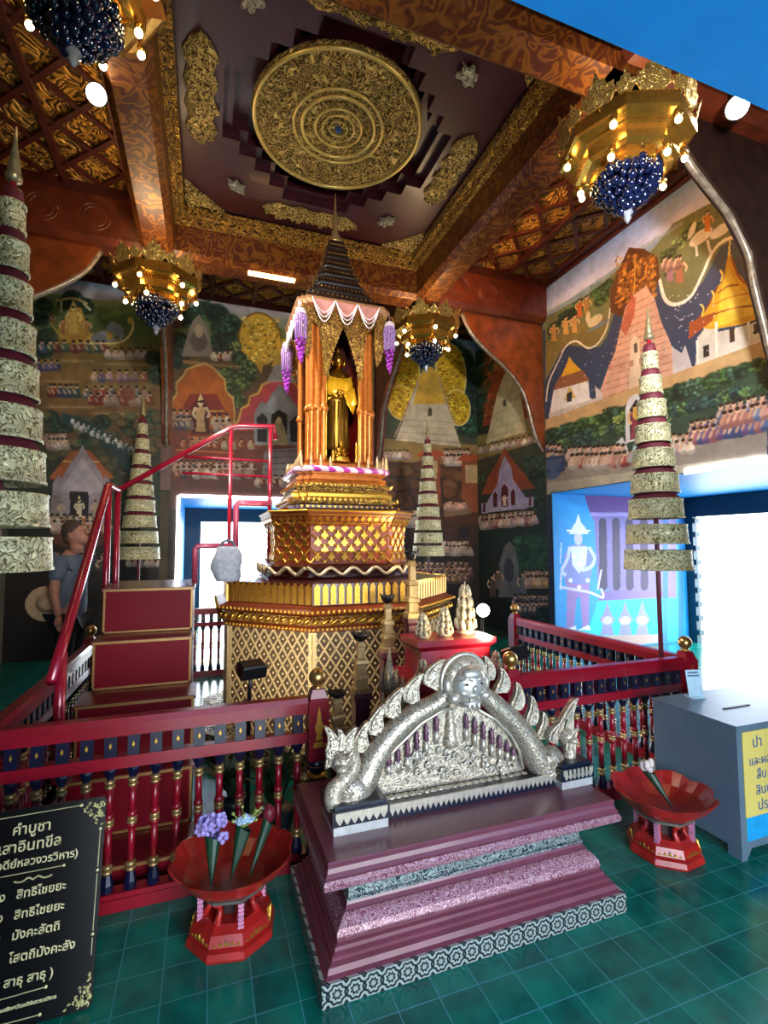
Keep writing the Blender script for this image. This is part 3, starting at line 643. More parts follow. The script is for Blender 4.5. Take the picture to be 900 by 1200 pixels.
# land under the sky, edged by the white scroll line
land = [(640, 372), (690, 345), (715, 322), (760, 300), (790, 262), (830, 240), (900, 215), (900, 262), (870, 275), (845, 290), (825, 330), (800, 355), (782, 356), (774, 335), (770, 322), (735, 345), (720, 370), (712, 395), (704, 406), (692, 408), (676, 400), (662, 404), (652, 424), (640, 446)]
m.poly(land, '6f7048'); m.trees([(650, 385), (664, 372), (678, 360), (700, 340), (712, 335), (648, 400), (706, 350)], 8, GREEN); m.trees([(784, 300), (796, 285), (810, 272), (826, 262), (788, 315)], 9, LEAFY); m.line([(640, 368), (700, 335), (740, 300), (800, 262)], 5, '8a98a0', .6)
m.poly([(640, 446), (652, 420), (664, 404), (690, 408), (706, 398), (714, 372), (700, 372), (660, 390), (640, 402)], '7a6a38', .9)
m.line([(641, 470), (644, 448), (656, 422), (664, 406), (676, 400), (690, 408), (702, 402), (712, 384), (716, 362)], 2.2, 'e6dcc4'); m.line([(774, 328), (780, 350), (792, 357), (810, 348), (824, 322), (836, 296), (850, 282), (872, 276), (895, 272)], 4, 'f0e8d8')
for (x, y, c) in ((650, 400, 'b8884c'), (664, 392, 'c09050'), (674, 390, 'b8884c'), (680, 372, 'c06030'), (688, 368, 'a87a40')): m.person(x, y, 24, c, 'd0a070')
m.ell(698, 376, 9, 6, 'c8b890'); m.ell(690, 372, 3, 7, 'c8b890'); m.ell(702, 382, 14, 2, '6a7a8a')
m.ell(822, 278, 14, 8, 'e6ddd0'); m.ell(812, 270, 4, 9, 'e6ddd0', tilt=.5); m.line([(816, 284), (818, 300)], 3, 'ddd4c8'); m.line([(830, 282), (834, 298)], 3, 'ddd4c8'); m.ell(846, 270, 14, 7, 'e6ddd0'); m.person(830, 272, 28, 'd8802c', 'd8a878'); m.person(852, 262, 26, '9a8a9a')
m.person(786, 330, 34, '9a6a7a'); m.person(797, 332, 36, 'b06a50'); m.crowd(778, 800, 310, 3, 14, ['a87a70', '8a5a6a'])
# tree-of-leaves aureole and the brick stupa
m.poly([(716, 366), (716, 340), (726, 315), (738, 290), (756, 292), (772, 302), (774, 326), (766, 345), (730, 372)], '5a2e14'); m.scatter(722, 770, 300, 362, 300, 2.0, ['b87428', '9a5a20', 'c08838', '8a4a1c'], .9); m.line([(745, 300), (744, 340), (738, 370)], 1.6, 'c89038')
m.poly([(700, 470), (712, 436), (722, 412), (728, 385), (734, 360), (744, 345), (758, 335), (768, 350), (776, 378), (786, 400), (800, 442)], 'd8a890')
m.poly([(728, 385), (740, 345), (746, 350), (744, 372), (734, 394)], 'c05a3c', .85)
for k in range(13): t = k/12; m.line([(702+30*t, 468-105*t), (797-32*t, 438-92*t)], 1.1, 'a8705c', .8)
m.poly([(738, 458), (740, 400), (744, 392), (750, 398), (752, 452)], 'e4ccb0'); m.poly([(744, 414), (744, 404), (746, 401), (748, 404), (748, 413)], '5a4a44')
for k in range(6): m.poly([(714+k*12, 428-k*2.5), (719+k*12, 427-k*2.5), (719+k*12, 434-k*2.5), (714+k*12, 435-k*2.5)], 'c08a78')
m.poly([(790, 444), (788, 406), (800, 414), (804, 404), (812, 430), (808, 436)], 'c8c4c8'); m.poly([(700, 470), (698, 452), (706, 460), (708, 468)], 'd0ccc8')
# small white temple, left
m.poly([(644, 490), (648, 466), (650, 456), (690, 444), (692, 466), (700, 472)], 'dcd8d4'); m.poly([(648, 458), (656, 442), (668, 434), (684, 434), (692, 446)], '8a5a3c'); m.poly([(658, 442), (666, 424), (668, 418), (672, 424), (682, 434)], 'd8a428'); m.poly([(662, 470), (668, 452), (676, 466)], 'c8b050'); m.poly([(665, 472), (665, 461), (671, 459), (671, 470)], '2a2a34'); m.poly([(644, 491), (644, 484), (700, 466), (700, 473)], 'c4bcb4')
# golden temple, right
m.poly([(816, 430), (818, 396), (838, 372), (840, 390), (880, 380), (900, 372), (900, 396)], 'd8d2c4')
m.poly([(808, 384), (822, 372), (834, 356), (840, 338), (848, 330), (854, 300), (855, 288), (858, 300), (864, 318), (876, 332), (884, 322), (890, 350), (893, 372), (874, 380), (838, 386)], 'dca426')
m.poly([(840, 384), (846, 340), (854, 312), (862, 330), (880, 350), (890, 366)], 'ecc23c'); m.line([(812, 382), (830, 360), (842, 336)], 2.6, '8a3a1c'); m.line([(858, 302), (868, 326), (884, 338)], 2.2, '9a4a1c'); m.poly([(808, 398), (809, 378), (838, 366), (836, 376)], 'a04a24')
for k, (x0, y0, x1, y1) in enumerate(((842, 344, 866, 334), (836, 358, 880, 344), (828, 372, 888, 358))): m.line([(x0, y0), ((x0+x1)/2, (y0+y1)/2-3), (x1, y1)], 2, ('a84a1c', 'c87a20', '9a421c')[k])
for x, y in ((890, 322), (846, 330), (836, 354), (824, 370), (893, 344)): m.line([(x, y), (x+1.5, y-8), (x-1, y-13)], 2, 'f0cc60')
m.ell(862, 356, 8, 14, 'f4d468', .6, .8); m.line([(855, 300), (856, 288), (857, 279)], 2, 'f0d070')
m.poly([(856, 402), (856, 386), (862, 384), (862, 400)], '3a2a20'); m.poly([(825, 420), (825, 406), (832, 403), (832, 417)], '2f2620'); m.poly([(884, 392), (884, 380), (893, 378), (893, 390)], '2f2620')
for x in (818, 840, 878): m.line([(x, 378 if x > 820 else 400), (x+1, 424-(x-818)*.25)], 3, 'f0ece0')
m.line([(816, 430), (900, 398)], 4, 'e0d8c8')
for _ in range(46): m.ell(778+60*rng.random(), 345+70*rng.random(), .8, .8, 'd8dce8', .9)
for _ in range(30): m.ell(650+70*rng.random(), 410+50*rng.random(), .6, .6, 'd8dce8', .8)
# sandy strip, hedge of trees, crowds
m.poly([(640, 492), (900, 398), (900, 425), (640, 507)], 'c2a070'); m.poly([(640, 507), (900, 425), (900, 505), (640, 560)], '35483a')
m.trees([(646+k*9, 512-k*3.1) for k in range(28)], 10, GREEN+['3a5a4a', '4a6a54']); m.trees([(650+k*9, 524-k*2.6) for k in range(28)], 9, ['4a6a4a', '35504a', '5a7848', '2f4a48']); m.trees([(724+k*5, 492-k*3) for k in range(5)], 6, ['7a9044', '8a9a50'])
m.poly([(640, 552), (700, 540), (900, 478), (900, 545), (640, 580)], '8f8478'); m.line([(800, 524), (860, 500), (900, 488)], 3, '9a6a50')
m.poly([(734, 520), (734, 478), (738, 466), (746, 462), (754, 464), (758, 474), (758, 512)], 'd8d8dc'); m.poly([(739, 516), (739, 480), (746, 468), (753, 474), (754, 512)], '2a1c20'); m.person(746, 514, 46, '8a3a4a', 'e0b878', None); m.ell(747, 484, 5, 8, 'd8b048'); m.poly([(718, 540), (722, 520), (730, 512), (736, 524), (738, 536)], 'd4d8dc'); m.poly([(740, 534), (744, 520), (758, 518), (762, 530)], 'a8c4c4')
m.crowd(668, 735, 534, 12, 16, PALE+['b06a60', 'c89a90', 'a04a40'], -.05, 2); m.crowd(640, 660, 530, 4, 15, ['3a4a78', 'c0a0a0', '4a5a80'], 0, 3); m.ell(648, 548, 12, 14, '34507a', .8)
m.crowd(738, 765, 536, 3, 13, ['e4e0dc', 'd0d4d8']); m.crowd(810, 900, 505, 12, 18, ['4a5a8a', '5a6a9a', '7a5a8a', 'b06a70'], -.2, 2); m.crowd(845, 900, 486, 7, 18, ['c08a80', '6a7a9a', 'b87a70'], -.25, 2); m.crowd(775, 812, 520, 5, 15, PALE, -.1, 2)
m.poly([(640, 580), (900, 545), (900, 532), (640, 566)], 'a8a08c')
m.mottle(.14); m.build('large brick stupa and golden temple mural above the right doorway')

# -- blue side wall of the right doorway passage: guardian and purple tower
m = Mural(1, CY+DH, X1+.005, X1+PORCH-.11, .02, DZ-.012, .009, '1a9ae0')
m.poly([(700, 690), (696, 612), (690, 600), (684, 579), (712, 575), (730, 579), (748, 574), (775, 590), (792, 585), (792, 700)], '7a6aa8'); m.poly([(684, 579), (820, 579), (820, 600), (690, 600)], '6a3f8a'); m.line([(692, 603), (800, 603)], 4, 'a890d0')
for x in (706, 721.5, 737, 754): m.poly([(x-4, 688), (x-5, 612), (x-3, 607), (x+2, 607), (x+4, 612), (x+5, 688), (x+2, 692), (x-2, 692)], '2a1a4a')
m.poly([(700, 704), (704, 692), (790, 692), (790, 704)], '7a62a4')
m.poly([(700, 704), (790, 700), (790, 750), (660, 742), (690, 735)], '12c4f0')
for x in (711, 732, 752):
    m.poly([(x-8, 744), (x-5, 732), (x-9, 726), (x-4, 718), (x, 704), (x+4, 718), (x+9, 726), (x+5, 732), (x+8, 744)], '8a8ac0'); m.ell(x, 727, 6, 5, 'c0b8d8')
m.poly([(704, 756), (704, 745), (781, 743), (781, 760)], 'b89a90')
for x in (779, 797, 812): m.poly([(x-3, 760), (x-3, 585), (x+3, 585), (x+3, 760)], '0a66b0', .8)
# the standing guardian
m.poly([(663, 735), (664, 690), (660, 672), (692, 672), (690, 690), (689, 735), (682, 735), (679, 700), (675, 700), (672, 735)], '9a7ab8'); m.poly([(661, 738), (674, 733), (675, 738)], 'e8e4ec'); m.poly([(677, 738), (689, 732), (692, 738)], 'e8e4ec')
m.poly([(662, 676), (660, 650), (666, 640), (672, 638), (684, 638), (692, 646), (694, 664), (690, 684), (668, 684)], '7c88c8'); m.poly([(668, 640), (688, 640), (686, 662), (678, 672), (670, 662)], 'd8dcec')
m.line([(667, 642), (664, 656), (658, 668), (662, 674)], 4.5, 'c8d0ec'); m.line([(690, 642), (696, 654), (692, 664), (682, 668)], 4.5, 'c8d0ec'); m.ell(677, 631, 5, 8, 'c8c4dc'); m.poly([(666, 626), (670, 618), (674, 612), (677, 602), (680, 612), (685, 618), (689, 626)], 'dfe2f0'); m.line([(664, 622), (691, 622)], 2, 'eef0f8')
m.line([(656, 688), (668, 690), (690, 694), (706, 700), (704, 690)], 3, 'd0c8e0'); m.line([(656, 690), (657, 672)], 2.4, 'd0d8f0'); m.line([(656, 660), (657, 636)], 1.6, 'c8dcf4'); m.line([(700, 690), (704, 668)], 2.4, 'dcd0dc')
for (x, y) in ((672, 652), (684, 652), (678, 660), (668, 680), (688, 680), (678, 688)): m.ell(x, y, 2.4, 2.4, 'f0eefa')
m.mottle(.06); m.build('blue doorway wall painted with a standing guardian and a purple slotted tower')
# ------------------------------------------------------------------ fence round the shrine
def baluster_mesh():
    b = M(True)
    b.cur = 0; b.lathe([(.015, .185), (.015, .335)], 10); b.lathe([(.015, .375), (.015, .50)], 10); b.lathe([(.019, .37), (.021, .38), (.016, .395)], 10); b.lathe([(.016, .32), (.021, .332), (.019, .342)], 10)
    b.cur = 1
    for z in (.150, .172, .345, .362, .505, .525): b.lathe([(.014, z-.010), (.020, z-.005), (.022, z), (.020, z+.005), (.014, z+.010)], 12)
    b.cur = 2; b.smooth = False; b.lathe([(.026, .07), (.026, .10), (.016, .14), (.016, .15)], 8); b.lathe([(.013, .535), (.018, .545), (.030, .575), (.030, .585)], 8)
    return b
def fence_post(x, y, label, h=.84):
    e = empty('fence_post', label, 'fence post', (x, y, 0), group=None)
    b = M(); b.rect([(.05, .05, .50), (.05, .05, h-.06), (.042, .042, h-.045), (.03, .03, h-.005)]); b.build('post_block', RED, e)
    b = M(True); b.lathe([(.05, 0), (.05, .07), (.038, .10), (.034, .24), (.046, .27), (.036, .31), (.036, .44), (.05, .47), (.05, .50)], 16); b.build('turned_post', NAVY, e)
    for z in (.09, .27, .33, .42, .47): M(True).lathe([(.036, z-.014), (.052, z), (.036, z+.014)], 16).build('gold_ring', GOLDM, e)
    b = M(True); b.lathe([(.018, h-.01), (.03, h), (.018, h+.012)], 16); b.ball((0, 0, h+.05), .043, 16, 1, 10); b.build('ball_finial', flat('brushed_gold_ball', 'c49a5c', .3, .9, .06, 30), e)
    b = M()   # gold stencil of a standing deity on the block
    for s in (-1,):
        fn = lambda u, v, t: (u, s*(.05+t), v)
        b.prism([(-.018, .60), (.018, .60), (.012, .63), (.022, .66), (.012, .69), (.008, .72), (0, .76), (-.008, .72), (-.012, .69), (-.022, .66), (-.012, .63)], fn, 0, .0015)
        b.prism([(-.03, .565), (.03, .565), (.022, .59), (-.022, .59)], fn, 0, .0015)
    b.build('gold_stencil', GOLDM, e)
    return e
BALM = None
def fence(x0, y0, x1, y1, label):
    global BALM
    d = Vector((x1-x0, y1-y0, 0)); L = d.length; ang = math.atan2(d.y, d.x)
    e = empty('fence', label, 'fence', (x0, y0, 0), ang)
    a, c = .052, L-.052
    b = M(); q = [(-.036, .725), (.036, .725), (.036, .775), (.026, .80), (-.026, .80), (-.036, .775)]
    b.rings([[(x, y, z) for y, z in q] for x in (a, c)]); b.build('top_rail', RED, e)
    M().box(a, c, -.026, .026, .585, .635).build('middle_rail', RED, e)
    b = M(); b.box(a, c, -.04, .04, .0, .05); b.box(a, c, -.032, .032, .05, .07); b.build('bottom_rail', RED, e)
    n = int(round((L-.104)/.093)); st = (L-.104)/n
    if BALM is None:
        o = baluster_mesh().build('baluster', [RED, flat('pale_gilt_rings', 'b89a68', .35, .7, .1, 60), NAVY], e); BALM = o.data
        bb = M(); bb.box(-.024, .024, -.02, .02, .635, .725); bb.cur = 1; bb.prism([(-.006, .68), (0, .668), (.006, .68), (0, .695)], lambda u, v, t: (u, -t, v), .02, .022); bb.prism([(-.006, .68), (0, .668), (.006, .68), (0, .695)], lambda u, v, t: (u, t, v), .02, .022)
        fence.block = bb.build('spacer_block', [NAVY, GOLDM], e).data
        first = [o, [k for k in e.children if k.name.startswith('spacer')][0]]
    else: first = None
    for i in range(n):
        for j, me in enumerate((BALM, fence.block)):
            if first and i == 0: o = first[j]
            else:
                o = bpy.data.objects.new('baluster' if j == 0 else 'spacer_block', me); C.objects.link(o); o.parent = e
            o.location = (a+(i+.5)*st, 0, 0)
    return e
FX0, FX1, FY0, FY1, FYM = -.83, 3.04, 2.5, 6.37, 4.45
fence(FX0, FY0, .54, FY0, 'crimson balustrade in front of the red steps, behind the black sign')
fence(1.67, FY0, FX1, FY0, 'crimson balustrade running behind the silver arch to the grey cabinet')
fence(FX1, FY0, FX1, FYM, 'crimson balustrade receding along the right side of the shrine')
fence(FX0, FY0, FX0, FYM, 'crimson balustrade receding on the far left beside the red steps')
fence(FX0, FY1, .54, FY1, 'crimson balustrade at the back, seen between the red steps and the shrine')
fence_post(.54, FY0, 'fence post with gold ball left of the silver arch')
fence_post(1.67, FY0, 'fence post with gold ball half hidden behind the silver arch top')
fence_post(FX1, FY0, 'corner fence post with gold ball beside the grey cabinet')
fence_post(FX1, FYM, 'slim fence post with gold ball in front of the dark right-hand mural')
fence_post(FX0, FYM, 'fence post with gold ball left of the upper red steps')

# ------------------------------------------------------------------ red steps with handrails
STUD = NT('studded_crimson_panel'); STUD.set(Roughness=.45); STUD.b.inputs['Specular IOR Level'].default_value = .15; STUD.b.inputs['Base Color'].default_value = lin('7c0a1c')
_v = STUD.n('TexVoronoi', i_Scale=26.0, i_Randomness=.0); STUD.l(STUD.coord(), _v.inputs['Vector'])
_r = STUD.ramp([(.12, 'ffffff'), (.22, '000000')]); STUD.l(_v.outputs['Distance'], _r.inputs[0]); STUD.bump(_r.outputs[0], .5, .006)
e = empty('staircase', 'red boxed staircase with gold edging climbing to the shrine', 'staircase', (-.345, 2.6, 0))
YF = [2.62, 2.88, 3.13, 3.40, 3.65]; ZS = [.11, .40, .69, .98, 1.27]
for k in range(5):
    yb_ = 4.42; hw = .285-.004*k+.02*(k < 3)
    M().box(-hw, hw, YF[k]-2.6, (YF[k+1] if k < 4 else yb_)-2.6, 0, ZS[k]-.02).build('riser', STUD.m, e)
    M().box(-hw-.012, hw+.012, YF[k]-2.6-.012, (YF[k+1] if k < 4 else yb_)-2.6, ZS[k]-.02, ZS[k]).build('tread', REDM, e)
    b = M(); z0 = ZS[k-1] if k else 0
    for x in (-hw, hw-.012): b.box(x, x+.012, YF[k]-2.6-.004, YF[k]-2.6, z0+.004, ZS[k]-.022)
    b.box(-hw, hw, YF[k]-2.6-.004, YF[k]-2.6, z0+.004, z0+.016); b.box(-hw, hw, YF[k]-2.6-.016, YF[k]-2.6-.012, ZS[k]-.018, ZS[k]-.004)
    b.build('gold_edging', flat('gold_edge_paint', 'a8804a', .4, .5), e)
RAILM = flat('handrail_crimson', 'a01830', .22, .1, .05, 12, coat=.6); PINKR = flat('pink_handrail_paint', 'c4506a', .25, .1, .05, 12, coat=.5)
def w(x, y, z): return (x+.345, y-2.6, z)
M(True).tube([w(-.66, 2.72, .92), w(-.66, 2.98, 1.13), w(-.665, 3.96, 1.96), w(-.665, 4.02, 1.985), w(-.665, 4.42, 1.99)], .026, 10).build('handrail', RAILM, e)
M(True).tube([w(-.655, 2.86, .41), w(-.655, 2.86, 1.03)], .026, 10).build('handrail_post', RAILM, e)
for y in (3.98, 4.38): M(True).tube([w(-.655, y, .6), w(-.66, y, 1.98)], .022, 10).build('handrail_post', RAILM, e)
M(True).tube([w(-.665, 4.42, 1.99), w(.19, 4.5, 2.58), w(.25, 4.5, 2.60), w(.56, 4.5, 2.62), w(.575, 4.5, 2.5)], .022, 10).build('handrail', RAILM, e)
for x, z0, z1 in ((.19, 0, 2.58), (.53, 1.4, 2.6)): M(True).tube([w(x, 4.5, z0), w(x, 4.5, z1)], .018, 10).build('handrail_post', RAILM, e)
for z in (2.16, 2.3): M(True).tube([w(-.2, 4.49, z), w(.53, 4.5, z)], .012, 8).build('handrail_bar', RAILM, e)
M(True).tube([w(-.075, 4.1, 1.25), w(-.075, 4.1, 1.52), w(-.06, 4.1, 1.545), w(.2, 4.1, 1.545)], .022, 10).build('handrail', PINKR, e)
M(True).tube([w(.222, 4.1, 1.24), w(.222, 4.1, 1.86), w(.24, 4.1, 1.885), w(.5, 4.1, 1.885)], .024, 10).build('handrail', PINKR, e)

# ------------------------------------------------------------------ the shrine
S = empty('shrine', 'tall gilded octagonal shrine with a pillared pavilion and dark tiered roof', 'shrine', (CX, CY, 0))
DRED = flat('dark_red_lacquer', '3c0f0c', .3, 0, .1, 20, coat=.4); ORNG = flat('orange_gilt_columns', 'c4702c', .3, .45, .1, 24); RUST = flat('russet_lacquer', '7a3216', .35, .1, .1, 20)
MIRR = flat('dark_mirror_panel', '5a4834', .35, .15, .1, 16)
oc = 1/math.cos(PI/8)
def octo(b, prof, **k): return b.lathe([(a*oc, z) for a, z in prof], 8, ph=PI/8, **k)
octo(M(), [(.98, 0), (.98, .05), (.92, .06), (.92, .94)]).build('lower_body', MIRR, S)
def facet_map(k, a_of_v, z0, z1):
    """facet k of an octagon: u along the facet (-1..1), v up (0..1), t outward"""
    an = k*PI/4
    def f(u, v, t):
        a = a_of_v(v); h = a*math.tan(PI/8)*u; r = a+t
        return (r*math.cos(an)-h*math.sin(an), r*math.sin(an)+h*math.cos(an), z0+(z1-z0)*v)
    return f
for k in range(8):
    b = M(); f = facet_map(k, lambda v: .92, .06, .93); W = .92*math.tan(PI/8); nd = 9; dw = 2/nd; rows = 7; dh = 1/rows
    def strip(u0, v0, u1, v1, wd, t):
        p = Vector(((u1-u0)*W, (v1-v0)*.87)); p.normalize(); nu, nv = -p.y*wd/W, p.x*wd/.87
        b.rings([[f(u0+nu, v0+nv, q), f(u1+nu, v1+nv, q), f(u1-nu, v1-nv, q), f(u0-nu, v0-nv, q)] for q in (0, t)])
    lo, hi = -1, 1
    for i in range(-rows-nd, nd+rows):
        for s in (1, -1):
            # line u = u0 + s*(v/dh)*dw
            u0 = -1+i*dw; va, vb = 0.0, 1.0
            ua, ub = u0, u0+s*rows*dw
            t0, t1 = 0.0, 1.0
            for (p, dlt) in ((ua, ub-ua),):
                x0, x1 = sorted(((lo-p)/dlt, (hi-p)/dlt)); t0, t1 = max(t0, x0), min(t1, x1)
            if t1-t0 > .02: strip(ua+(ub-ua)*t0, t0, ua+(ub-ua)*t1, t1, .0055, .009)
    for r in range(rows):
        for i in range(nd):
            for q in ((i+.5, r), (i, r+.5)):
                u, v = -1+q[0]*dw, q[1]*dh
                if v < .02 or u < -.97: continue
                b.rings([[f(u+.024*kk*math.cos(a), v+.012*kk*math.sin(a), t) for a in [2*PI*j/6 for j in range(6)]] for kk, t in ((1, 0), (.8, .006), (.3, .011))])
    for u0, u1 in ((-1, -.93), (.93, 1)): b.rings([[f(u0, 0, t), f(u1, 0, t), f(u1, 1, t), f(u0, 1, t)] for t in (0, .012)])
    b.build('lattice_panel', flat('gilt_lattice', 'd8bc84', .4, .3, .08, 60), S)
octo(M(), [(.93, .93), (.955, .94), (.955, .965), (.935, .975)]).build('beaded_moulding', RUST, S)
octo(M(), [(.935, .975), (.965, .985), (.985, 1.02), (.965, 1.045), (.94, 1.05)]).build('gold_band', GOLDF, S)
octo(M(), [(.94, 1.05), (1.0, 1.065), (1.015, 1.08), (1.0, 1.095), (.955, 1.11), (.935, 1.12)]).build('beaded_moulding', RUST, S)
octo(M(), [(.93, 1.12), (.925, 1.27), (.60, 1.285)]).build('slat_band_ground', DRED, S)
bs, bd, rp = M(), M(True), M(True)
for k in range(8):
    f = facet_map(k, lambda v: .93, 1.125, 1.275); n = 13
    for i in range(n):
        u = -1+(i+.5)*2/n; w_ = .052
        bs.rings([[f(u-w_, 0, t), f(u+w_, 0, t), f(u+w_, .82, t), f(u, 1, t), f(u-w_, .82, t)] for t in (-.006, .014)])
    for z, a, n in ((1.08, 1.012, 22), (.953, .955, 24)):
        g = facet_map(k, lambda v: a, z, z+1)
        for i in range(n): bd.ball(g(-1+(i+.5)*2/n, 0, 0), .013, 6, 1, 4)
    g = facet_map(k, lambda v: .98, 1.012, 2)
    for i in range(12):
        u = -1+(i+.5)*2/12; rp.tube([g(u-.07, -.022, 0), g(u, 0, .01), g(u+.07, .022, 0)], [.008, .016, .008], 6)
bs.build('gold_slats', flat('gilt_slats', 'd09a3c', .35, .8, .1, 80), S); bd.build('bead_pattern', GOLDM, S); rp.build('gold_rope', GOLD, S)
# diamond tier
PA, PW = .60, .35
PLAN = [(-PA, -PW), (-PW, -PA), (PW, -PA), (PA, -PW), (PA, PW), (PW, PA), (-PW, PA), (-PA, PW)]
DPROF = [(.96, 1.40), (.93, 1.50), (.93, 1.60), (.95, 1.70), (1.0, 1.76), (1.05, 1.83)]
M().loft(PLAN, [(1.04, 1.28), (1.06, 1.30), (1.0, 1.31), (1.04, 1.38), (.96, 1.40)]).build('dark_base', DRED, S)
M().loft(PLAN, DPROF).build('diamond_tier', RUST, S)
def dsc(z):
    for (a, za), (c, zc) in zip(DPROF[:-1], DPROF[1:]):
        if z <= zc: return a+(c-a)*(z-za)/(zc-za)
    return DPROF[-1][0]
bg_, bf, bw = M(), M(), M(True)
for k in range(8):
    A, B = Vector(PLAN[k]), Vector(PLAN[(k+1) % 8]); L = (B-A).length; nrm = Vector(((B-A).y, -(B-A).x)).normalized()
    def f(s, z, t): 
        p = (A+(B-A)*(s/L))*dsc(z)+nrm*t; return (p.x, p.y, z)
    nd = max(3, int(round(L/.115))); dw = L/nd; zt, zb = 1.74, 1.41; dh = .115
    for i in range(-4, nd+4):
        for sg in (1, -1):
            pts = []
            for j in range(13):
                z = zb+(zt-zb)*j/12; s = (i+(sg*(z-zb)/dh))*dw
                if 0 <= s <= L: pts.append(f(s, z, .004))
            if len(pts) > 2: bg_.tube(pts, .007, 4)
    for r in range(3):
        for i in range(nd):
            s, z = (i+.5)*dw, zb+.005+r*dh
            if r == 2: pass
            sh = [(-.012, 0), (.012, 0), (.016, .016), (.034, .02), (.024, .042), (.012, .044), (0, .078), (-.012, .044), (-.024, .042), (-.034, .02), (-.016, .016)]
            bf.rings([[f(s+x*.95, z+.012+y*.95, t) for x, y in sh] for t in (-.002, .014)])
            s2, z2 = i*dw, z+dh/2
            if i and r < 2: bf.rings([[f(s2+x*.95, z2+.012+y*.95, t) for x, y in sh] for t in (-.002, .014)])
    for i in range(nd*2):
        s = (i+.5)*dw/2; bf.rings([[f(s+x, 1.755+y, t) for x, y in [(-.022, 0), (0, -.022), (.022, 0), (0, .022)]] for t in (0, .012)])
    for z, rr in ((1.79, .007), (1.82, .009), (1.725, .006)): bg_.tube([f(0, z, .004), f(L, z, .004)], rr, 5)
    # scalloped silver-gold wave
    ns = max(2, int(round(L/.165)))
    q = []
    for j in range(ns*12+1):
        s = L*j/(ns*12); p = (A+(B-A)*(s/L))*1.05+nrm*.012; q.append((p.x, p.y, 1.345+.026*math.cos(2*PI*s*ns/L)))
    bw.tube(q, .016, 6)
bg_.build('gilt_lattice', GOLDM, S); bf.build('gilt_flowers', GOLD, S); bw.build('wave_trim', flat('pale_gilt_wave', 'c8b088', .35, .6, .1, 60), S)
# stepped mouldings
def redent(s, k=.13):
    d = s*k; q = [(s, s-2*d), (s-d, s-2*d), (s-d, s-d), (s-2*d, s-d), (s-2*d, s)]; out = []
    for i in range(4):
        c, n = math.cos(i*PI/2), math.sin(i*PI/2); out += [(x*c-y*n, x*n+y*c) for x, y in q]
    return out
R1 = redent(1)
def step(prof, mat, name): M().loft(R1, prof).build(name, mat, S)
step([(.47, 1.83), (.485, 1.85), (.485, 1.875), (.45, 1.885)], DRED, 'dark_moulding')
step([(.45, 1.885), (.465, 1.89), (.47, 1.91), (.465, 1.93), (.43, 1.935)], GOLDF, 'gold_moulding')
step([(.43, 1.935), (.44, 1.95), (.445, 1.975), (.44, 1.99), (.42, 1.995)], GOLD, 'gold_moulding')
step([(.42, 1.995), (.415, 2.03), (.43, 2.035), (.43, 2.06), (.40, 2.065)], GOLDF, 'gold_moulding')
step([(.40, 2.065), (.39, 2.09), (.40, 2.10), (.40, 2.12), (.375, 2.125)], ORNG, 'orange_moulding')
step([(.375, 2.125), (.375, 2.145), (.395, 2.15), (.395, 2.19), (.38, 2.20)], ORNG, 'orange_moulding')
bt = M()
f4 = [facet_map(2*k, lambda v: 1, 0, 1) for k in range(4)]
for k in range(4):
    an = k*PI/2-PI/2
    for z, a, h in ((1.86, .488, .02), (1.92, .472, .03), (2.05, .433, .022)):
        for i in range(18):
            u = (-1+(i+.5)*2/18)*a*.84; q = lambda du, dz, t: ((a+t)*math.cos(an)-(u+du)*math.sin(an), (a+t)*math.sin(an)+(u+du)*math.cos(an), z+dz)
            bt.rings([[q(-.012, h/2, t), q(0, -h/2, t), q(.012, h/2, t)] for t in (-.004, .008)])
bt.build('gilt_leaf_pattern', GOLD, S)
RIB = NT('pink_striped_ribbon'); RIB.set(Roughness=.35)
_w = RIB.n('TexWave', i_Scale=5.0, wave_type='BANDS', bands_direction='DIAGONAL'); RIB.l(RIB.coord(), _w.inputs['Vector']); _r = RIB.ramp([(.35, 'b03aa0'), (.55, 'f0d0e4')]); RIB.l(_w.outputs['Fac'], _r.inputs[0]); RIB.l(_r.outputs[0], RIB.b.inputs['Base Color'])
c4 = [(.40*a, .40*b_, 2.185) for a, b_ in ((-.8, -1), (.8, -1), (1, -.8), (1, .8), (.8, 1), (-.8, 1), (-1, .8), (-1, -.8))]
M(True).tube(c4+[c4[0], c4[1]], .026, 8).build('pink_ribbon', RIB.m, S)
me = None
for i in range(36):
    t = i/36*4; k = int(t); u = (t-k)*2-1; an = k*PI/2-PI/2; a = .375
    x, y = a*math.cos(an)-u*a*math.sin(an), a*math.sin(an)+u*a*math.cos(an)
    if k == 0 and abs(u) < .32: continue
    hgt = .7+.5*abs(u)
    if me is None:
        o = M(True).lathe([(.014, 0), (.018, .02), (.012, .05), (.015, .06), (.002, .115)], 8).build('lotus_spike', flat('cream_gold_buds', 'd8b888', .35, .5), S); me = o.data
    else: o = bpy.data.objects.new('lotus_spike', me); C.objects.link(o); o.parent = S
    o.location = (x, y, 2.20); o.scale = (1, 1, hgt)
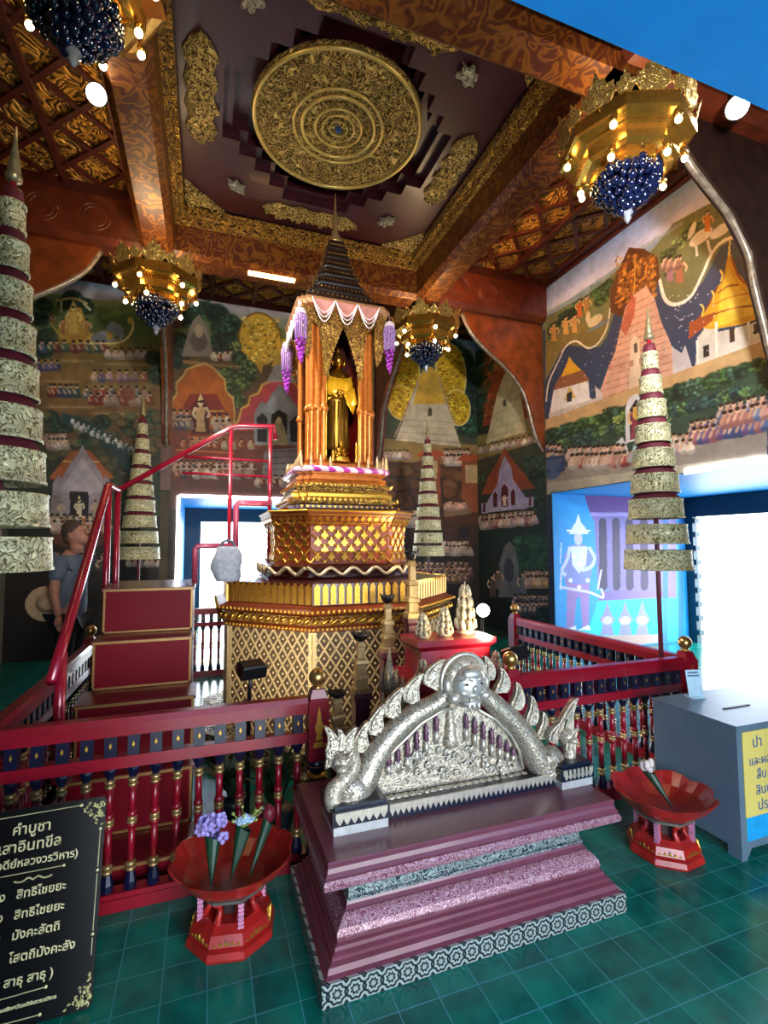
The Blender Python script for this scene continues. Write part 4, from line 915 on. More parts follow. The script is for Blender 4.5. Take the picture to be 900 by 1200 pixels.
# pavilion
M().loft(redent(.33), [(1, 2.20), (1, 2.245), (.95, 2.26)]).build('pavilion_floor', ORNG, S)
for sx_ in (-1, 1):
    for sy_ in (-1, 1):
        b = M(True); q = M(True)
        for (x, y, r) in ((.165, .285, .028), (.215, .265, .032), (.262, .24, .03), (.285, .19, .026)):
            b.lathe([(r*1.25, 2.26), (r, 2.30), (r, 2.68), (r*1.15, 2.70), (r, 2.72), (r*.95, 3.5), (r*1.3, 3.58)], 10, (sx_*x, sy_*y))
            for z in (2.70,):
                for j in range(5): q.lathe([(r*1.1, z), (r*1.7, z+.03), (.004, z+.10)], 4, (sx_*x, sy_*y), j*PI/10)
        b.build('column_cluster', ORNG, S); q.build('leaf_collar', ORNG, S)
        M(True).tube([(sx_*.148, sy_*.30, 2.28+k*.05) for k in range(18)], [.010 if k % 2 else .007 for k in range(18)], 6).build('gold_bead_edge', GOLD, S)
M().box(-.21, .21, .15, .2, 2.26, 3.6).build('niche_back', DRED, S)
M().box(.17, .2, -.2, .18, 2.26, 3.6).build('niche_side', flat('scarlet_niche', 'a01810', .4, 0, .08, 6), S); M().box(-.2, -.17, -.2, .18, 2.26, 3.6).build('niche_side', DRED, S)
M().box(-.20, .20, -.2, .18, 3.56, 3.6).build('niche_soffit', DRED, S)
def arch_plate(yy, sgn, nm='pointed_arch'):
    pts = [(-.30, 3.60), (-.30, 3.50), (-.22, 3.44), (-.19, 3.25), (-.175, 3.02), (-.145, 3.0)]
    n = 11
    for i in range(n):
        t = i/(n-1); x = -.140*(1-t)**.8; z = 3.0+.46*t**.8; pts += [(x, z), (x+.014, z+.010)]
    right = [(-x, z) for x, z in reversed(pts)]
    M().prism(pts+right[0:], lambda u, v, t: (u, yy+sgn*t, v), 0, .018).build(nm, GOLDF, S)
arch_plate(-.318, 1)
pts = [(-.30, 3.6), (-.30, 3.30), (-.2, 3.40), (0, 3.50), (.2, 3.40), (.30, 3.30), (.30, 3.6)]
for sx_ in (-1, 1): M().prism(pts, lambda u, v, t: (sx_*(.318+t), u, v), 0, -.018).build('side_valance', GOLDF, S)
for sx_ in (-1, 1):
    for yy in (-.335, .30):
        M().prism([(.285, 3.24), (.31, 3.14), (.35, 3.2), (.375, 3.36), (.40, 3.60), (.285, 3.60)], lambda u, v, t: (sx_*u, yy+t, v), 0, .03).build('eave_bracket', GOLDF, S)
M().loft(redent(1, .08), [(.34, 3.58), (.40, 3.60), (.415, 3.63), (.415, 3.655), (.385, 3.67)]).build('eave', flat('gilt_eave', 'c89468', .3, .6, .08, 40), S)
ROOF = flat('dark_brown_roof_lacquer', '22140f', .35, .1, .15, 30, coat=.3)
z = 3.67; s_ = .36; prof = []; gd = M(True)
for k in range(7):
    s2 = s_*.80; h = .105 if k < 6 else .1
    prof = [(s_, z), (s_*1.03, z+.012), (s_*1.0, z+.03), (s_*.88, z+.04), (s2, z+h)]
    M().loft(redent(1, .1), prof, cap1=True).build('roof_tier', ROOF, S)
    for i in range(14):
        u = (-1+(i+.5)/7)*s_*.84
        for an in (-PI/2, PI, 0): gd.ball((s_*math.cos(an)-u*math.sin(an), s_*math.sin(an)+u*math.cos(an), z+.05), .007, 5, 1, 4)
    z += h; s_ = s2
gd.build('stud_pattern', flat('dull_gold_studs', '8a6a3a', .4, .7), S)
b = M(True); b.lathe([(.07, z), (.075, z+.02), (.05, z+.05), (.06, z+.07), (.028, z+.10), (.035, z+.125), (.02, z+.15), (.032, z+.18), (.018, z+.21), (.028, z+.24), (.014, z+.27), (.02, z+.30), (.008, z+.34), (.012, z+.36), (.003, z+.52)], 14)
b.build('spire_finial', flat('pale_gold_finial', 'c8a878', .3, .8, .08, 40), S)

# beaded strings hanging in swags from the eave, and flower tassels
for i, x0 in enumerate((-.30, -.10, .10)):
    b = M(True); yy = -.425
    for dz in (.12, .16, .20):
        b.tube([(CX+x0+.2*t, CY+yy-.004*(dz > .12), 3.635-dz*math.sin(PI*t)) for t in [k/12 for k in range(13)]], .005, 5)
    b.cur = 1; b.rings([[(CX+x0+.2*t, CY+yy+.006, 3.63-q*math.sin(PI*t)) for t in [k/12 for k in range(13)]] for q in (0, .13)], False, False, False)
    tag(b.build('bead_swag', [flat('white_beads', 'e8d8e0', .4), flat('lilac_net', 'c08078', .6)]), ('white bead swag at the left of the shrine eave', 'white bead swag at the middle of the shrine eave', 'white bead swag at the right of the shrine eave')[i], 'garland', 'bead swags along the shrine eave')
def tassel(x, y, z, L, label):
    e = empty('flower_tassel', label, 'garland', (x, y, z-L))
    b = M(True); b.tube([(0, 0, L), (0, 0, L*.62)], .003, 5); b.lathe([(.012, L*.86), (.035, L*.84), (.05, L*.78), (.02, L*.76)], 12); b.build('white_cap', flat('white_beads', 'e8d8e0', .4), e)
    b = M(True)
    for i in range(16):
        a = 2*PI*i/16; r = .045
        b.tube([(.02*math.cos(a), .02*math.sin(a), L*.8), (r*1.1*math.cos(a), r*1.1*math.sin(a), L*.72), (r*math.cos(a), r*math.sin(a), L*.38)], .006, 5)
    for i in range(10): a = 2*PI*i/10; b.ball((.05*math.cos(a), .05*math.sin(a), L*.66), .014, 6, 1, 4)
    b.build('lilac_strands', flat('lilac_flowers', 'a884c4', .6, 0, .2, 60), e)
    b = M(True)
    for i in range(22):
        a = i*2.4; r = .04*(1-i/26); b.ball((r*math.cos(a), r*math.sin(a), L*(.40-.36*i/22)), .016, 6, 1, 4)
    b.tube([(0, 0, L*.5), (0, 0, 0)], .006, 5); b.build('purple_blossoms', flat('magenta_purple_flowers', '9a2fb0', .6, 0, .2, 60), e)
tassel(CX-.385, CY-.36, 3.63, .56, 'purple flower tassel at the front left corner of the shrine eave')
tassel(CX-.40, CY+.30, 3.60, .60, 'purple flower tassel hanging lower at the rear left of the shrine eave')
tassel(CX+.41, CY-.37, 3.63, .56, 'purple flower tassel at the front right corner of the shrine eave')
b = M(True)
for i in range(5): b.tube([(CX-.40, CY-.36+.13*i, 3.62), (CX-.41, CY-.30+.13*i, 3.40+.03*(i % 2)), (CX-.40, CY-.23+.13*i, 3.62)], .008, 5)
tag(b.build('bead_swag', flat('white_beads', 'e8d8e0', .4)), 'white and lilac bead swags along the left side of the eave', 'garland', 'bead swags along the shrine eave')

# ------------------------------------------------------------------ standing Buddha in the niche
e = empty('buddha_statue', 'standing gilded Buddha statue inside the shrine niche', 'statue', (CX-.01, CY-.17, 2.26))
SKING = flat('burnished_gold_skin', 'c8902f', .22, .95, .06, 20); ROBEG = flat('dull_gold_robe', '8a6420', .35, .8, .1, 30)
M(True).lathe([(.12, 0), (.125, .015), (.105, .03), (.11, .045), (.095, .06)], 16).build('pedestal', GOLDM, e)
def oval(b, prof, n=18): return b.rings([[(cx+rx*math.cos(2*PI*i/n), cy+ry*math.sin(2*PI*i/n), z) for i in range(n)] for rx, ry, z, cx, cy in prof])
b = M(True)
for s in (-1, 1): oval(b, [(.028, .045, .06, s*.04, -.02), (.032, .05, .075, s*.04, -.015), (.026, .03, .10, s*.04, 0), (.028, .03, .16, s*.04, 0)], 10)
oval(b, [(.10, .075, .66, 0, 0), (.115, .07, .74, 0, 0), (.12, .06, .80, 0, 0), (.085, .05, .835, 0, 0), (.035, .035, .855, 0, 0), (.030, .032, .885, 0, 0)])
b.ball((0, -.005, .945), (.052, .058, .068), 16, 1, 10); b.ball((0, 0, 1.005), (.032, .032, .03), 12, 1, 8)
b.lathe([(.016, 1.025), (.02, 1.035), (.012, 1.055), (.002, 1.085)], 8)
for s in (-1, 1):
    b.tube([(s*.054, .0, .975), (s*.058, .0, .94), (s*.053, -.005, .895)], [.010, .012, .007], 8)
    b.tube([(s*.115, 0, .79), (s*.135, -.005, .66), (s*.125, -.03, .56), (s*.06, -.085, .60)], [.036, .032, .026, .018], 10)
b.tube([(0, -.058, .965), (0, -.07, .945), (0, -.062, .935)], [.006, .011, .009], 8)
b.build('body', SKING, e)
b = M(True); oval(b, [(.105, .075, .13, 0, 0), (.112, .08, .15, 0, 0), (.098, .07, .35, 0, 0), (.095, .068, .5, 0, 0), (.10, .07, .6, 0, 0), (.112, .076, .68, 0, 0)], 20)
for x in (-.05, -.015, .02, .055): b.tube([(x, -.074, .14), (x*1.02, -.070, .36), (x*.9, -.068, .56)], .008, 6)
b.build('robe', ROBEG, e)
b = M(True)
for s in (-1, 1):
    b.ball((s*.022, -.052, .957), (.011, .006, .005), 8, 1, 6); b.tube([(s*.008, -.06, .972), (s*.022, -.058, .977), (s*.036, -.05, .972)], .003, 5)
b.tube([(-.018, -.056, .918), (0, -.061, .915), (.018, -.056, .918)], .004, 5); b.build('painted_face', flat('dark_face_lines', '3a2410', .5), e)
b = M(True)
for s in (-1, 1):
    b.ball((s*.035, -.09, .60), (.02, .014, .026), 10, 1, 6)
    for j in range(4): b.tube([(s*(.03-.008*j), -.098, .605+.013*j-.015), (s*(.006-.008*j), -.106, .602+.013*j-.015), (s*(-.012-.004*j), -.103, .596+.013*j-.015)], [.007, .0065, .005], 6)
    b.tube([(s*.035, -.095, .625), (s*.02, -.105, .645), (s*.005, -.106, .65)], [.007, .006, .005], 6)
b.build('hands', SKING, e)
SATIN = flat('golden_satin_sash', 'f0b428', .25, .3, .06, 14)
b = M(True); n = 14
rows_ = [(.80, .118, .07), (.74, .128, .082), (.68, .13, .09), (.62, .128, .094)]
b.rings([[(r*math.sin(-1.5+3.0*i/n), -ry*math.cos(-1.5+3.0*i/n)-.012*(i % 2), z-.035*math.cos((i/n-.5)*4)) for i in range(n+1)] for z, r, ry in rows_], False, False, False)
b.rings([[(.02+.10*t, -.105-.01*math.sin(t*9), .63+.05*t), (.05+.10*t, -.115-.012*math.cos(t*8), .52+.01*t), (.11+.03*t, -.11, .44+.10*t)] for t in [k/6 for k in range(7)]], False, False, False)
o = b.build('satin_sash', SATIN, e); md = o.modifiers.new('thick', 'SOLIDIFY'); md.thickness = .005; md.offset = 0
# small things at its feet
e = empty('seated_buddha', 'small seated gold Buddha in front of the standing statue', 'statue', (CX-.015, CY-.315, 2.262))
b = M(True); oval(b, [(.062, .04, .028, 0, 0), (.068, .042, .045, 0, 0), (.045, .032, .06, 0, .005), (.034, .026, .085, 0, .008), (.044, .026, .115, 0, .008), (.014, .014, .13, 0, .008)], 14); b.ball((0, .006, .15), (.018, .018, .022), 10, 1, 6); b.lathe([(.01, .165), (.002, .19)], 8)
for s in (-1, 1): b.tube([(s*.042, .008, .11), (s*.052, 0, .075), (s*.015, -.03, .062)], .009, 6)
b.build('body', SKING, e); M(True).lathe([(.07, 0), (.075, .01), (.06, .018), (.068, .028)], 14).build('lotus_base', GOLDM, e)
for x, y, h, lab in ((.115, -.33, .19, 'slim gold candlestick right of the small seated Buddha'), (-.095, -.345, .10, 'small gold bud vase left of the small seated Buddha')):
    tag(M(True).lathe([(.024, 0), (.016, .012), (.012, .04), (.016, h*.6), (.010, h*.65), (.016, h*.7), (.003, h)], 12).build('candlestick' if h > .15 else 'bud_vase', GOLD, None, (CX+x, CY+y, 2.262)), lab, 'candlestick' if h > .15 else 'vase')
# ------------------------------------------------------------------ maroon altar plinth
STEN = carved('silver_stencil_on_maroon', '78404f', 'b8949c', 95, rough=.36, metal=.25, lo=.4, hi=.8, bump=.12, dist=.002)
ALX, ALY, AHX, AHY = 1.05, 2.06, .655, .333
e = empty('altar_plinth', 'maroon moulded altar plinth with silver bands under the silver arch', 'altar', (ALX, ALY, 0))
def al(prof, name, mat): M().rect([(AHX+o, AHY+o, z) for o, z in prof]).build(name, mat, e)
ROS = NT('silver_rosette_band'); ROS.set(Roughness=.35, Metallic=.4)
_tc = ROS.n('TexCoord'); _sep = ROS.n('SeparateXYZ'); ROS.l(_tc.outputs['Object'], _sep.inputs[0])
def _math(t, op, a, b=None, c=None):
    x = t.n('Math', operation=op)
    for i, q in enumerate((a, b, c)):
        if q is None: continue
        if isinstance(q, (int, float)): x.inputs[i].default_value = q
        else: t.l(q, x.inputs[i])
    return x.outputs[0]
_ad = _math(ROS, 'ADD', _sep.outputs[0], _sep.outputs[1]); _fr = _math(ROS, 'SUBTRACT', _math(ROS, 'FRACT', _math(ROS, 'MULTIPLY', _ad, 15.5)), .5)
_zz = _math(ROS, 'MULTIPLY', _math(ROS, 'SUBTRACT', _sep.outputs[2], .037), 15.5)
_d = _math(ROS, 'SQRT', _math(ROS, 'ADD', _math(ROS, 'MULTIPLY', _fr, _fr), _math(ROS, 'MULTIPLY', _zz, _zz)))
_an = _math(ROS, 'ARCTAN2', _zz, _fr); _pet = _math(ROS, 'MULTIPLY', _math(ROS, 'COSINE', _math(ROS, 'MULTIPLY', _an, 8.0)), .18)
_wv = _math(ROS, 'SINE', _math(ROS, 'ADD', _math(ROS, 'MULTIPLY', _d, 24.0), _math(ROS, 'MULTIPLY', _pet, 5.0)))
_r = ROS.ramp([(.35, '1a2a2c'), (.6, 'b4bdb6')]); ROS.l(_math(ROS, 'MULTIPLY_ADD', _wv, .5, .5), _r.inputs[0]); ROS.l(_r.outputs[0], ROS.b.inputs['Base Color'])
al([(0, 0), (0, .075)], 'rosette_band', ROS.m)
al([(-.012, .075), (-.025, .082), (-.03, .10), (-.045, .108), (-.045, .12), (-.058, .128), (-.06, .14), (-.072, .145), (-.07, .155)], 'lower_moulding', MAROON)
al([(-.072, .155), (-.068, .165), (-.075, .185), (-.095, .207), (-.108, .215)], 'leaf_band', STEN)
al([(-.112, .215), (-.108, .222), (-.118, .232), (-.122, .243)], 'middle_moulding', MAROON)
al([(-.118, .243), (-.118, .25), (-.128, .252), (-.128, .295)], 'waist_band', SILVD)
al([(-.118, .295), (-.11, .305), (-.085, .318), (-.035, .352), (-.018, .36)], 'upper_moulding', MAROON)
al([(-.016, .36), (-.008, .368), (-.006, .385), (-.014, .396)], 'beaded_band', STEN)
al([(-.018, .396), (-.014, .405), (-.022, .415), (-.026, .43), (-.024, .445), (-.028, .45)], 'top_slab', MAROON)
# ------------------------------------------------------------------ silver naga arch on the plinth
PY_ = 2.0; AZ = .45
e = empty('naga_arch', 'silver arch of two nagas under a fanged mask, standing on the maroon plinth', 'sculpture', (1.1, PY_, AZ))
def P(px, py, dy=0): p = survey(px, py, 1, PY_); return (p.x-1.1, dy, p.z-AZ)
def S2(px, py): p = survey(px, py, 1, PY_); return (p.x-1.1, p.z-AZ)
nav = flat('deep_navy_base', '0d1226', .3, 0, .1, 20, coat=.4)
b = M(); b.box(-.56, .56, -.06, .08, 0, .055); b.build('navy_base', nav, e)
b = M()
for i in range(36):
    x = -.42+.84*i/35; b.prism([(x-.0115, .05), (x-.0115, .035), (x-.006, .024), (x, .012), (x+.006, .024), (x+.0115, .035), (x+.0115, .05)], lambda u, v, t: (u, -.06-t, v), 0, .005)
b.box(-.45, .45, -.066, -.058, .046, .056); b.build('silver_leaf_trim', SILV, e)
for s, x0, x1 in ((-1, -.63, -.40), (1, .42, .60)):
    b = M(); b.box(x0, x1, -.11, .09, .035, .09); b.box(x0+.01, x1-.01, -.10, .08, .09, .105); b.build('navy_block', nav, e)
    M().box(x0+.005, x1-.005, -.105, .085, 0, .035).build('pale_footing', flat('pale_silver_footing', 'c8c8c4', .35, .4), e)
    b = M(); n = 7
    for i in range(n): x = x0+.012+(x1-x0-.024)*(i+.5)/n; b.prism([(x-.015, .086), (x-.015, .066), (x-.008, .052), (x, .042), (x+.008, .052), (x+.015, .066), (x+.015, .086)], lambda u, v, t: (u, -.11-t, v), 0, .005)
    b.build('silver_leaf_trim', SILV, e)
SCALE = NT('silver_scales'); SCALE.set(Roughness=.36, Metallic=.55)
_v = SCALE.n('TexVoronoi', i_Scale=110.0); SCALE.l(SCALE.coord(), _v.inputs['Vector']); _r = SCALE.ramp([(.2, 'd0c4ae'), (.8, '8a7e6c')]); SCALE.l(_v.outputs['Distance'], _r.inputs[0]); SCALE.l(_r.outputs[0], SCALE.b.inputs['Base Color']); SCALE.bump(_v.outputs['Distance'], .4, .004)
def spline(pxs, dy=0): return smoothpts([P(*q, dy) for q in pxs], 6)
def rr(a, n): return [a[0]+(a[-1]-a[0])*i/(n-1) if len(a) == 2 else np.interp(i/(n-1), np.linspace(0, 1, len(a)), a) for i in range(n)]
L = spline([(528, 808), (510, 824), (487, 836), (466, 853), (450, 871), (437, 890), (428, 908), (412, 930)]); M(True).tube(L, rr([.036, .042, .046, .05, .058, .07], len(L)), 14).build('naga_body', SCALE.m, e)
R = spline([(560, 808), (578, 824), (598, 842), (614, 862), (626, 884), (636, 902)]); M(True).tube(R, rr([.036, .044, .048, .054, .062, .066], len(R)), 14).build('naga_body', SCALE.m, e)
def flame(bx, by, tx, ty, wpx, lean, dy=0.0):
    """a horn-shaped flame tongue, its tip curling to one side, from base pixel to tip pixel"""
    A, T = Vector(S2(bx, by)), Vector(S2(tx, ty)); d = T-A; T = T+d*.10; d = T-A
    n = Vector((d.y, -d.x)).normalized()*(1 if lean > 0 else -1); Wd = wpx*1.12/283
    mid = lambda t: A+d*t-n*Wd*.30*math.sin(PI*t)            # bowed centre line
    hw = lambda t: Wd*.5*(1-t)**.62*(1+.35*math.sin(PI*min(1, t*1.6)))
    ts = [0, .12, .25, .4, .55, .7, .85, .95]
    lft = [mid(t)-n*hw(t) for t in ts]; rgt = [mid(t)+n*hw(t) for t in ts]; tip = mid(1.0)+n*Wd*.12
    pts = lft+[tip]+rgt[::-1]; b = M()
    b.rings([[(p.x, dy-.014, p.y) for p in pts], [(p.x, dy+.016, p.y) for p in pts]])
    for k in (.66,):
        core = [mid(t)+(p-mid(t))*k for t, p in zip(ts, lft)][1:7]+[mid(t)+(p-mid(t))*k for t, p in zip(ts, rgt)][1:7][::-1]
        b.rings([[(p.x, dy-.014, p.y) for p in core], [(p.x, dy-.024, p.y) for p in core]])
    b.smooth = True; b.tube([(p.x, dy-.012, p.y) for p in pts], .0055, 6)
    return b
for (bx, by, tx, ty, w_, l) in ((505, 806, 519, 776, 17, 1), (482, 825, 494, 793, 17, 1), (460, 842, 472, 809, 17, 1), (441, 862, 451, 828, 15, 1), (425, 882, 431, 849, 14, 1), (587, 812, 588, 786, 15, -1), (604, 832, 606, 803, 15, -1), (621, 850, 623, 819, 14, -1), (634, 866, 637, 838, 13, -1), (572, 798, 569, 772, 13, -1)):
    flame(bx, by, tx, ty, w_, l, .012).build('flame_crest', SILVER, e)
# fanged mask at the crown
k = P(543, 797, -.02); b = M(True)
b.ball(k, (.108, .05, .112), 22, 1, 12); b.build('mask_hood', SILVER, e)
b = M(True); kx, ky, kz = k
b.ball((kx, ky-.03, kz-.005), (.082, .055, .085), 20, 1, 12); b.ball((kx, ky-.075, kz-.012), (.016, .018, .020), 10, 1, 6)
b.ball((kx, ky-.062, kz+.045), (.05, .02, .026), 14, 1, 6)
for s in (-1, 1):
    b.ball((kx+s*.034, ky-.066, kz+.008), (.019, .014, .012), 10, 1, 6); b.tube([(kx+s*.01, ky-.078, kz+.022), (kx+s*.036, ky-.075, kz+.032), (kx+s*.062, ky-.055, kz+.018)], .006, 6)
    b.ball((kx+s*.04, ky-.055, kz-.03), (.026, .022, .018), 10, 1, 6); b.ball((kx+s*.095, ky-.01, kz-.01), (.018, .018, .034), 8, 1, 6)
    b.tube([(kx+s*.02, ky-.072, kz-.045), (kx+s*.022, ky-.078, kz-.068)], [.006, .002], 6)
    b.ball((kx+s*.075, ky-.03, kz-.055), (.03, .03, .025), 10, 1, 6)
b.ball((kx, ky-.055, kz-.075), (.05, .025, .016), 12, 1, 6); b.tube([(kx-.04, ky-.068, kz-.042), (kx, ky-.078, kz-.038), (kx+.04, ky-.068, kz-.042)], .006, 6)
for s in (-1, 0, 1): b.ball((kx+s*.022, ky-.068, kz-.085), (.011, .012, .02), 8, 1, 6)
b.build('fanged_mask', flat('smooth_champagne_silver', 'cbc1b2', .34, .55, .08, 70, bump=.12), e)
b = M()   # eyes and mouth hollows
for s in (-1, 1): b.ball((kx+s*.034, ky-.077, kz+.008), (.009, .006, .006), 8, 1, 6)
b.build('mask_eyes', flat('dark_silver_recess', '3a3634', .4, .5), e)
M(True).tube([(kx+.112*math.cos(a), ky+.012, kz+.116*math.sin(a)) for a in [-.5+4.15*i/26 for i in range(27)]], .011, 8).build('hood_rim', SILV, e)
# left naga: fanned chest, neck and crested head
c = P(411, 926, -.02); b = M(True); b.ball(c, (.085, .06, .078), 18, 1, 12)
for i in range(6): a = 2.2+i*.5; b.tube([(c[0]+.02*math.cos(a), c[1]-.055, c[2]+.02*math.sin(a)), (c[0]+.075*math.cos(a), c[1]-.035, c[2]+.07*math.sin(a))], [.012, .006], 6)
b.build('naga_chest', SCALE.m, e)
N = spline([(396, 944), (388, 934), (388, 920), (402, 906), (411, 892), (408, 878), (398, 872)], -.045); M(True).tube(N, rr([.035, .036, .034, .03, .027, .03, .03], len(N)), 12).build('naga_neck', SILVER, e)
h = P(393, 884, -.075); b = M(True); b.ball(h, (.038, .05, .036), 14, 1, 8); b.ball((h[0]-.006, h[1]-.045, h[2]-.006), (.026, .03, .016), 10, 1, 6); b.ball((h[0]-.004, h[1]-.04, h[2]-.028), (.022, .026, .008), 10, 1, 6)
for s in (-1, 1):
    b.ball((h[0]+s*.022, h[1]-.036, h[2]+.016), (.011, .009, .011), 8, 1, 6); b.tube([(h[0]+s*.03, h[1]-.01, h[2]+.02), (h[0]+s*.05, h[1], h[2]+.03), (h[0]+s*.055, h[1]+.005, h[2]+.055)], [.012, .01, .003], 6)
    b.tube([(h[0]+s*.016, h[1]-.07, h[2]-.012), (h[0]+s*.017, h[1]-.074, h[2]-.028)], [.004, .001], 5)
b.build('naga_head', SILVER, e)
for (bx, by, tx, ty, w_, l) in ((386, 876, 378, 848, 11, -1), (394, 872, 392, 850, 9, -1), (402, 872, 411, 848, 10, 1), (382, 890, 379, 868, 8, -1)): flame(bx, by, tx, ty, w_, l, -.06).build('naga_crest', SILVER, e)
# right naga
c = P(641, 893, -.015); b = M(True); b.ball(c, (.078, .058, .082), 18, 1, 12)
for i in range(6): a = 2.0+i*.5; b.tube([(c[0]+.02*math.cos(a), c[1]-.053, c[2]+.02*math.sin(a)), (c[0]+.07*math.cos(a), c[1]-.033, c[2]+.07*math.sin(a))], [.012, .006], 6)
b.build('naga_chest', SCALE.m, e)
N = spline([(648, 905), (660, 890), (662, 872), (654, 858)], -.03); M(True).tube(N, rr([.035, .032, .028, .03], len(N)), 12).build('naga_neck', SILVER, e)
h = P(652, 856, -.06); b = M(True); b.ball(h, (.034, .048, .034), 14, 1, 8); b.ball((h[0]+.006, h[1]-.045, h[2]-.008), (.022, .028, .015), 10, 1, 6); b.build('naga_head', SILVER, e)
for (bx, by, tx, ty, w_, l) in ((655, 862, 666, 819, 18, 1), (648, 862, 656, 836, 13, 1), (660, 878, 667, 852, 12, 1), (640, 866, 646, 846, 10, 1)): flame(bx, by, tx, ty, w_, l, -.04).build('naga_crest', SILVER, e)
# pierced relief panel between the bodies
pan = [(412, 946), (420, 925), (436, 905), (448, 890), (470, 868), (492, 846), (512, 832), (530, 826), (556, 828), (580, 842), (598, 860), (608, 880), (616, 906)]
M().prism([S2(*q) for q in pan], lambda u, v, t: (u, t, v), .02, .045).build('relief_ground', SILVER, e)
PUR = flat('mauve_enamel', '6a4454', .4, .3, .1, 40)
for i, (px, t0, b0) in enumerate(((456, 884, 908), (467, 876, 906), (478, 866, 904), (489, 856, 897), (500, 847, 886), (512, 838, 872), (547, 836, 868), (557, 840, 876), (567, 846, 882), (577, 853, 888), (586, 861, 890), (595, 868, 892), (602, 876, 893))):
    T, B = P(px, t0, 0), P(px, b0, 0); H = T[2]-B[2]; x = T[0]; z = B[2]
    o = M(True).lathe([(.012, z), (.011, z+H*.45)], 8, (x, .008)).build('small_column', SILV, e); M(True).lathe([(.008, z+H*.42), (.014, z+H*.5), (.009, z+H*.58), (.015, z+H*.66), (.009, z+H*.74), (.012, z+H*.82), (.006, z+H*.9), (.002, z+H*1.02)], 8, (x, .006)).build('spire_top', PUR, o)
b = M(True)
rnd = random.Random(4)
for i in range(70):   # scrolling foliage mound
    px = 455+150*rnd.random(); top = 868+abs(px-530)*.42; py = top+(912-abs(px-530)*.1-top)*rnd.random()
    q = P(px, py, .012); r = .012+.01*rnd.random(); a0 = rnd.random()*6
    b.tube([(q[0]+r*(1-k/9)*math.cos(a0+k*.75), .008-.001*k, q[2]+r*(1-k/9)*math.sin(a0+k*.75)) for k in range(9)], [.005-.0003*k for k in range(9)], 5)
b.build('scroll_foliage', SILV, e)
q = P(529, 866, .0); b = M(True); b.lathe([(.034, q[2]-.03), (.03, q[2]), (.022, q[2]+.03), (.026, q[2]+.05), (.016, q[2]+.075), (.02, q[2]+.09), (.01, q[2]+.11), (.013, q[2]+.12), (.003, q[2]+.15)], 12, (q[0], .01)); b.build('central_finial', SILVER, e)
M(True).tube([P(*q_, -.005) for q_ in ((430, 918), (448, 892), (470, 870), (492, 848), (514, 834), (530, 829))], .008, 6).build('inner_rim', SILV, e)
M(True).tube([P(*q_, -.005) for q_ in ((556, 829), (580, 843), (598, 861), (608, 880), (612, 900))], .008, 6).build('inner_rim', SILV, e)
b = M(True)
for i in range(24): t = i/23; q = P(425+188*t, 940-33*t, -.01); b.ball(q, (.022, .016, .014), 8, 1, 6)
b.build('cloud_scroll_base', SILVER, e)

# ------------------------------------------------------------------ offering bowls with flowers
def bowl(x, y, label, rz=0):
    e = empty('offering_bowl', label, 'bowl', (x, y, 0), rz)
    b = M(); b.lathe([(.172, 0), (.178, .012), (.172, .035), (.150, .045), (.165, .05), (.150, .085), (.125, .10), (.118, .105)], 8, ph=.2); b.build('stepped_foot', LACQ, e)
    for i in range(8):
        b = M(True); a = .2+i*PI/4; b.tube([(.112*math.cos(a), .112*math.sin(a), .10), (.088*math.cos(a), .088*math.sin(a), .13), (.092*math.cos(a), .092*math.sin(a), .16), (.12*math.cos(a), .12*math.sin(a), .185)], [.017, .012, .012, .016], 8); b.build('curved_leg', LACQ, e)
    M().lathe([(.06, .10), (.055, .18)], 8, ph=.2).build('dark_core', flat('dark_red_core', '2a0808', .6), e)
    for i in range(4):
        b = M(); a = .2+PI/8+i*PI/2-PI/8
        for k in range(6): b.box(*(lambda cx, cy: (cx-.011, cx+.011, cy-.011, cy+.011))(.125*math.cos(a), .125*math.sin(a)), .0915+k*.016, .1025+k*.016)
        b.box(.125*math.cos(a)-.007, .125*math.cos(a)+.007, .125*math.sin(a)-.007, .125*math.sin(a)+.007, .088, .188)
        b.build('pink_mirror_strip', flat('pink_mirror_chips', 'd890b0', .2, .3), e)
    M().lathe([(.118, .183), (.14, .186), (.142, .198), (.122, .20)], 8, ph=.2).build('silver_band', flat('silver_grey_band', '9a9088', .3, .7), e)
    n = 32; b = M()
    def ring(r, z, amp, dz): return [((r+amp*abs(math.cos(4*(2*PI*i/n))))*math.cos(.2+2*PI*i/n), (r+amp*abs(math.cos(4*(2*PI*i/n))))*math.sin(.2+2*PI*i/n), z+dz*abs(math.cos(4*(2*PI*i/n)))) for i in range(n)]
    b.rings([ring(.118, .20, .008, 0), ring(.135, .205, .008, 0), ring(.19, .25, .012, 0), ring(.228, .295, .02, .014), ring(.220, .296, .02, .014), ring(.18, .252, .012, 0), ring(.12, .214, .008, 0)], True, True)
    b.build('petal_bowl', LACQ, e)
    b = M(); 
    for i in range(8):
        a = .2+PI/8+i*PI/4; f = lambda u, v, t: ((.147+t)*math.cos(a)-u*math.sin(a), (.147+t)*math.sin(a)+u*math.cos(a), v)
        for q in range(-2, 3): b.prism([(q*.022-.009, .055), (q*.022, .075-.006*abs(q)), (q*.022+.009, .055)], f, 0, .006)
    b.build('gold_zigzag', GOLDM, e)
    return e
bowl(.13, 2.19, 'red lacquer offering bowl holding three bouquets, in front of the balustrade')
bowl(2.22, 1.99, 'red lacquer offering bowl beside the grey cabinet', .3)
WRAP = flat('dark_green_leaf_wrap', '0f3a24', .45, 0, .15, 30)
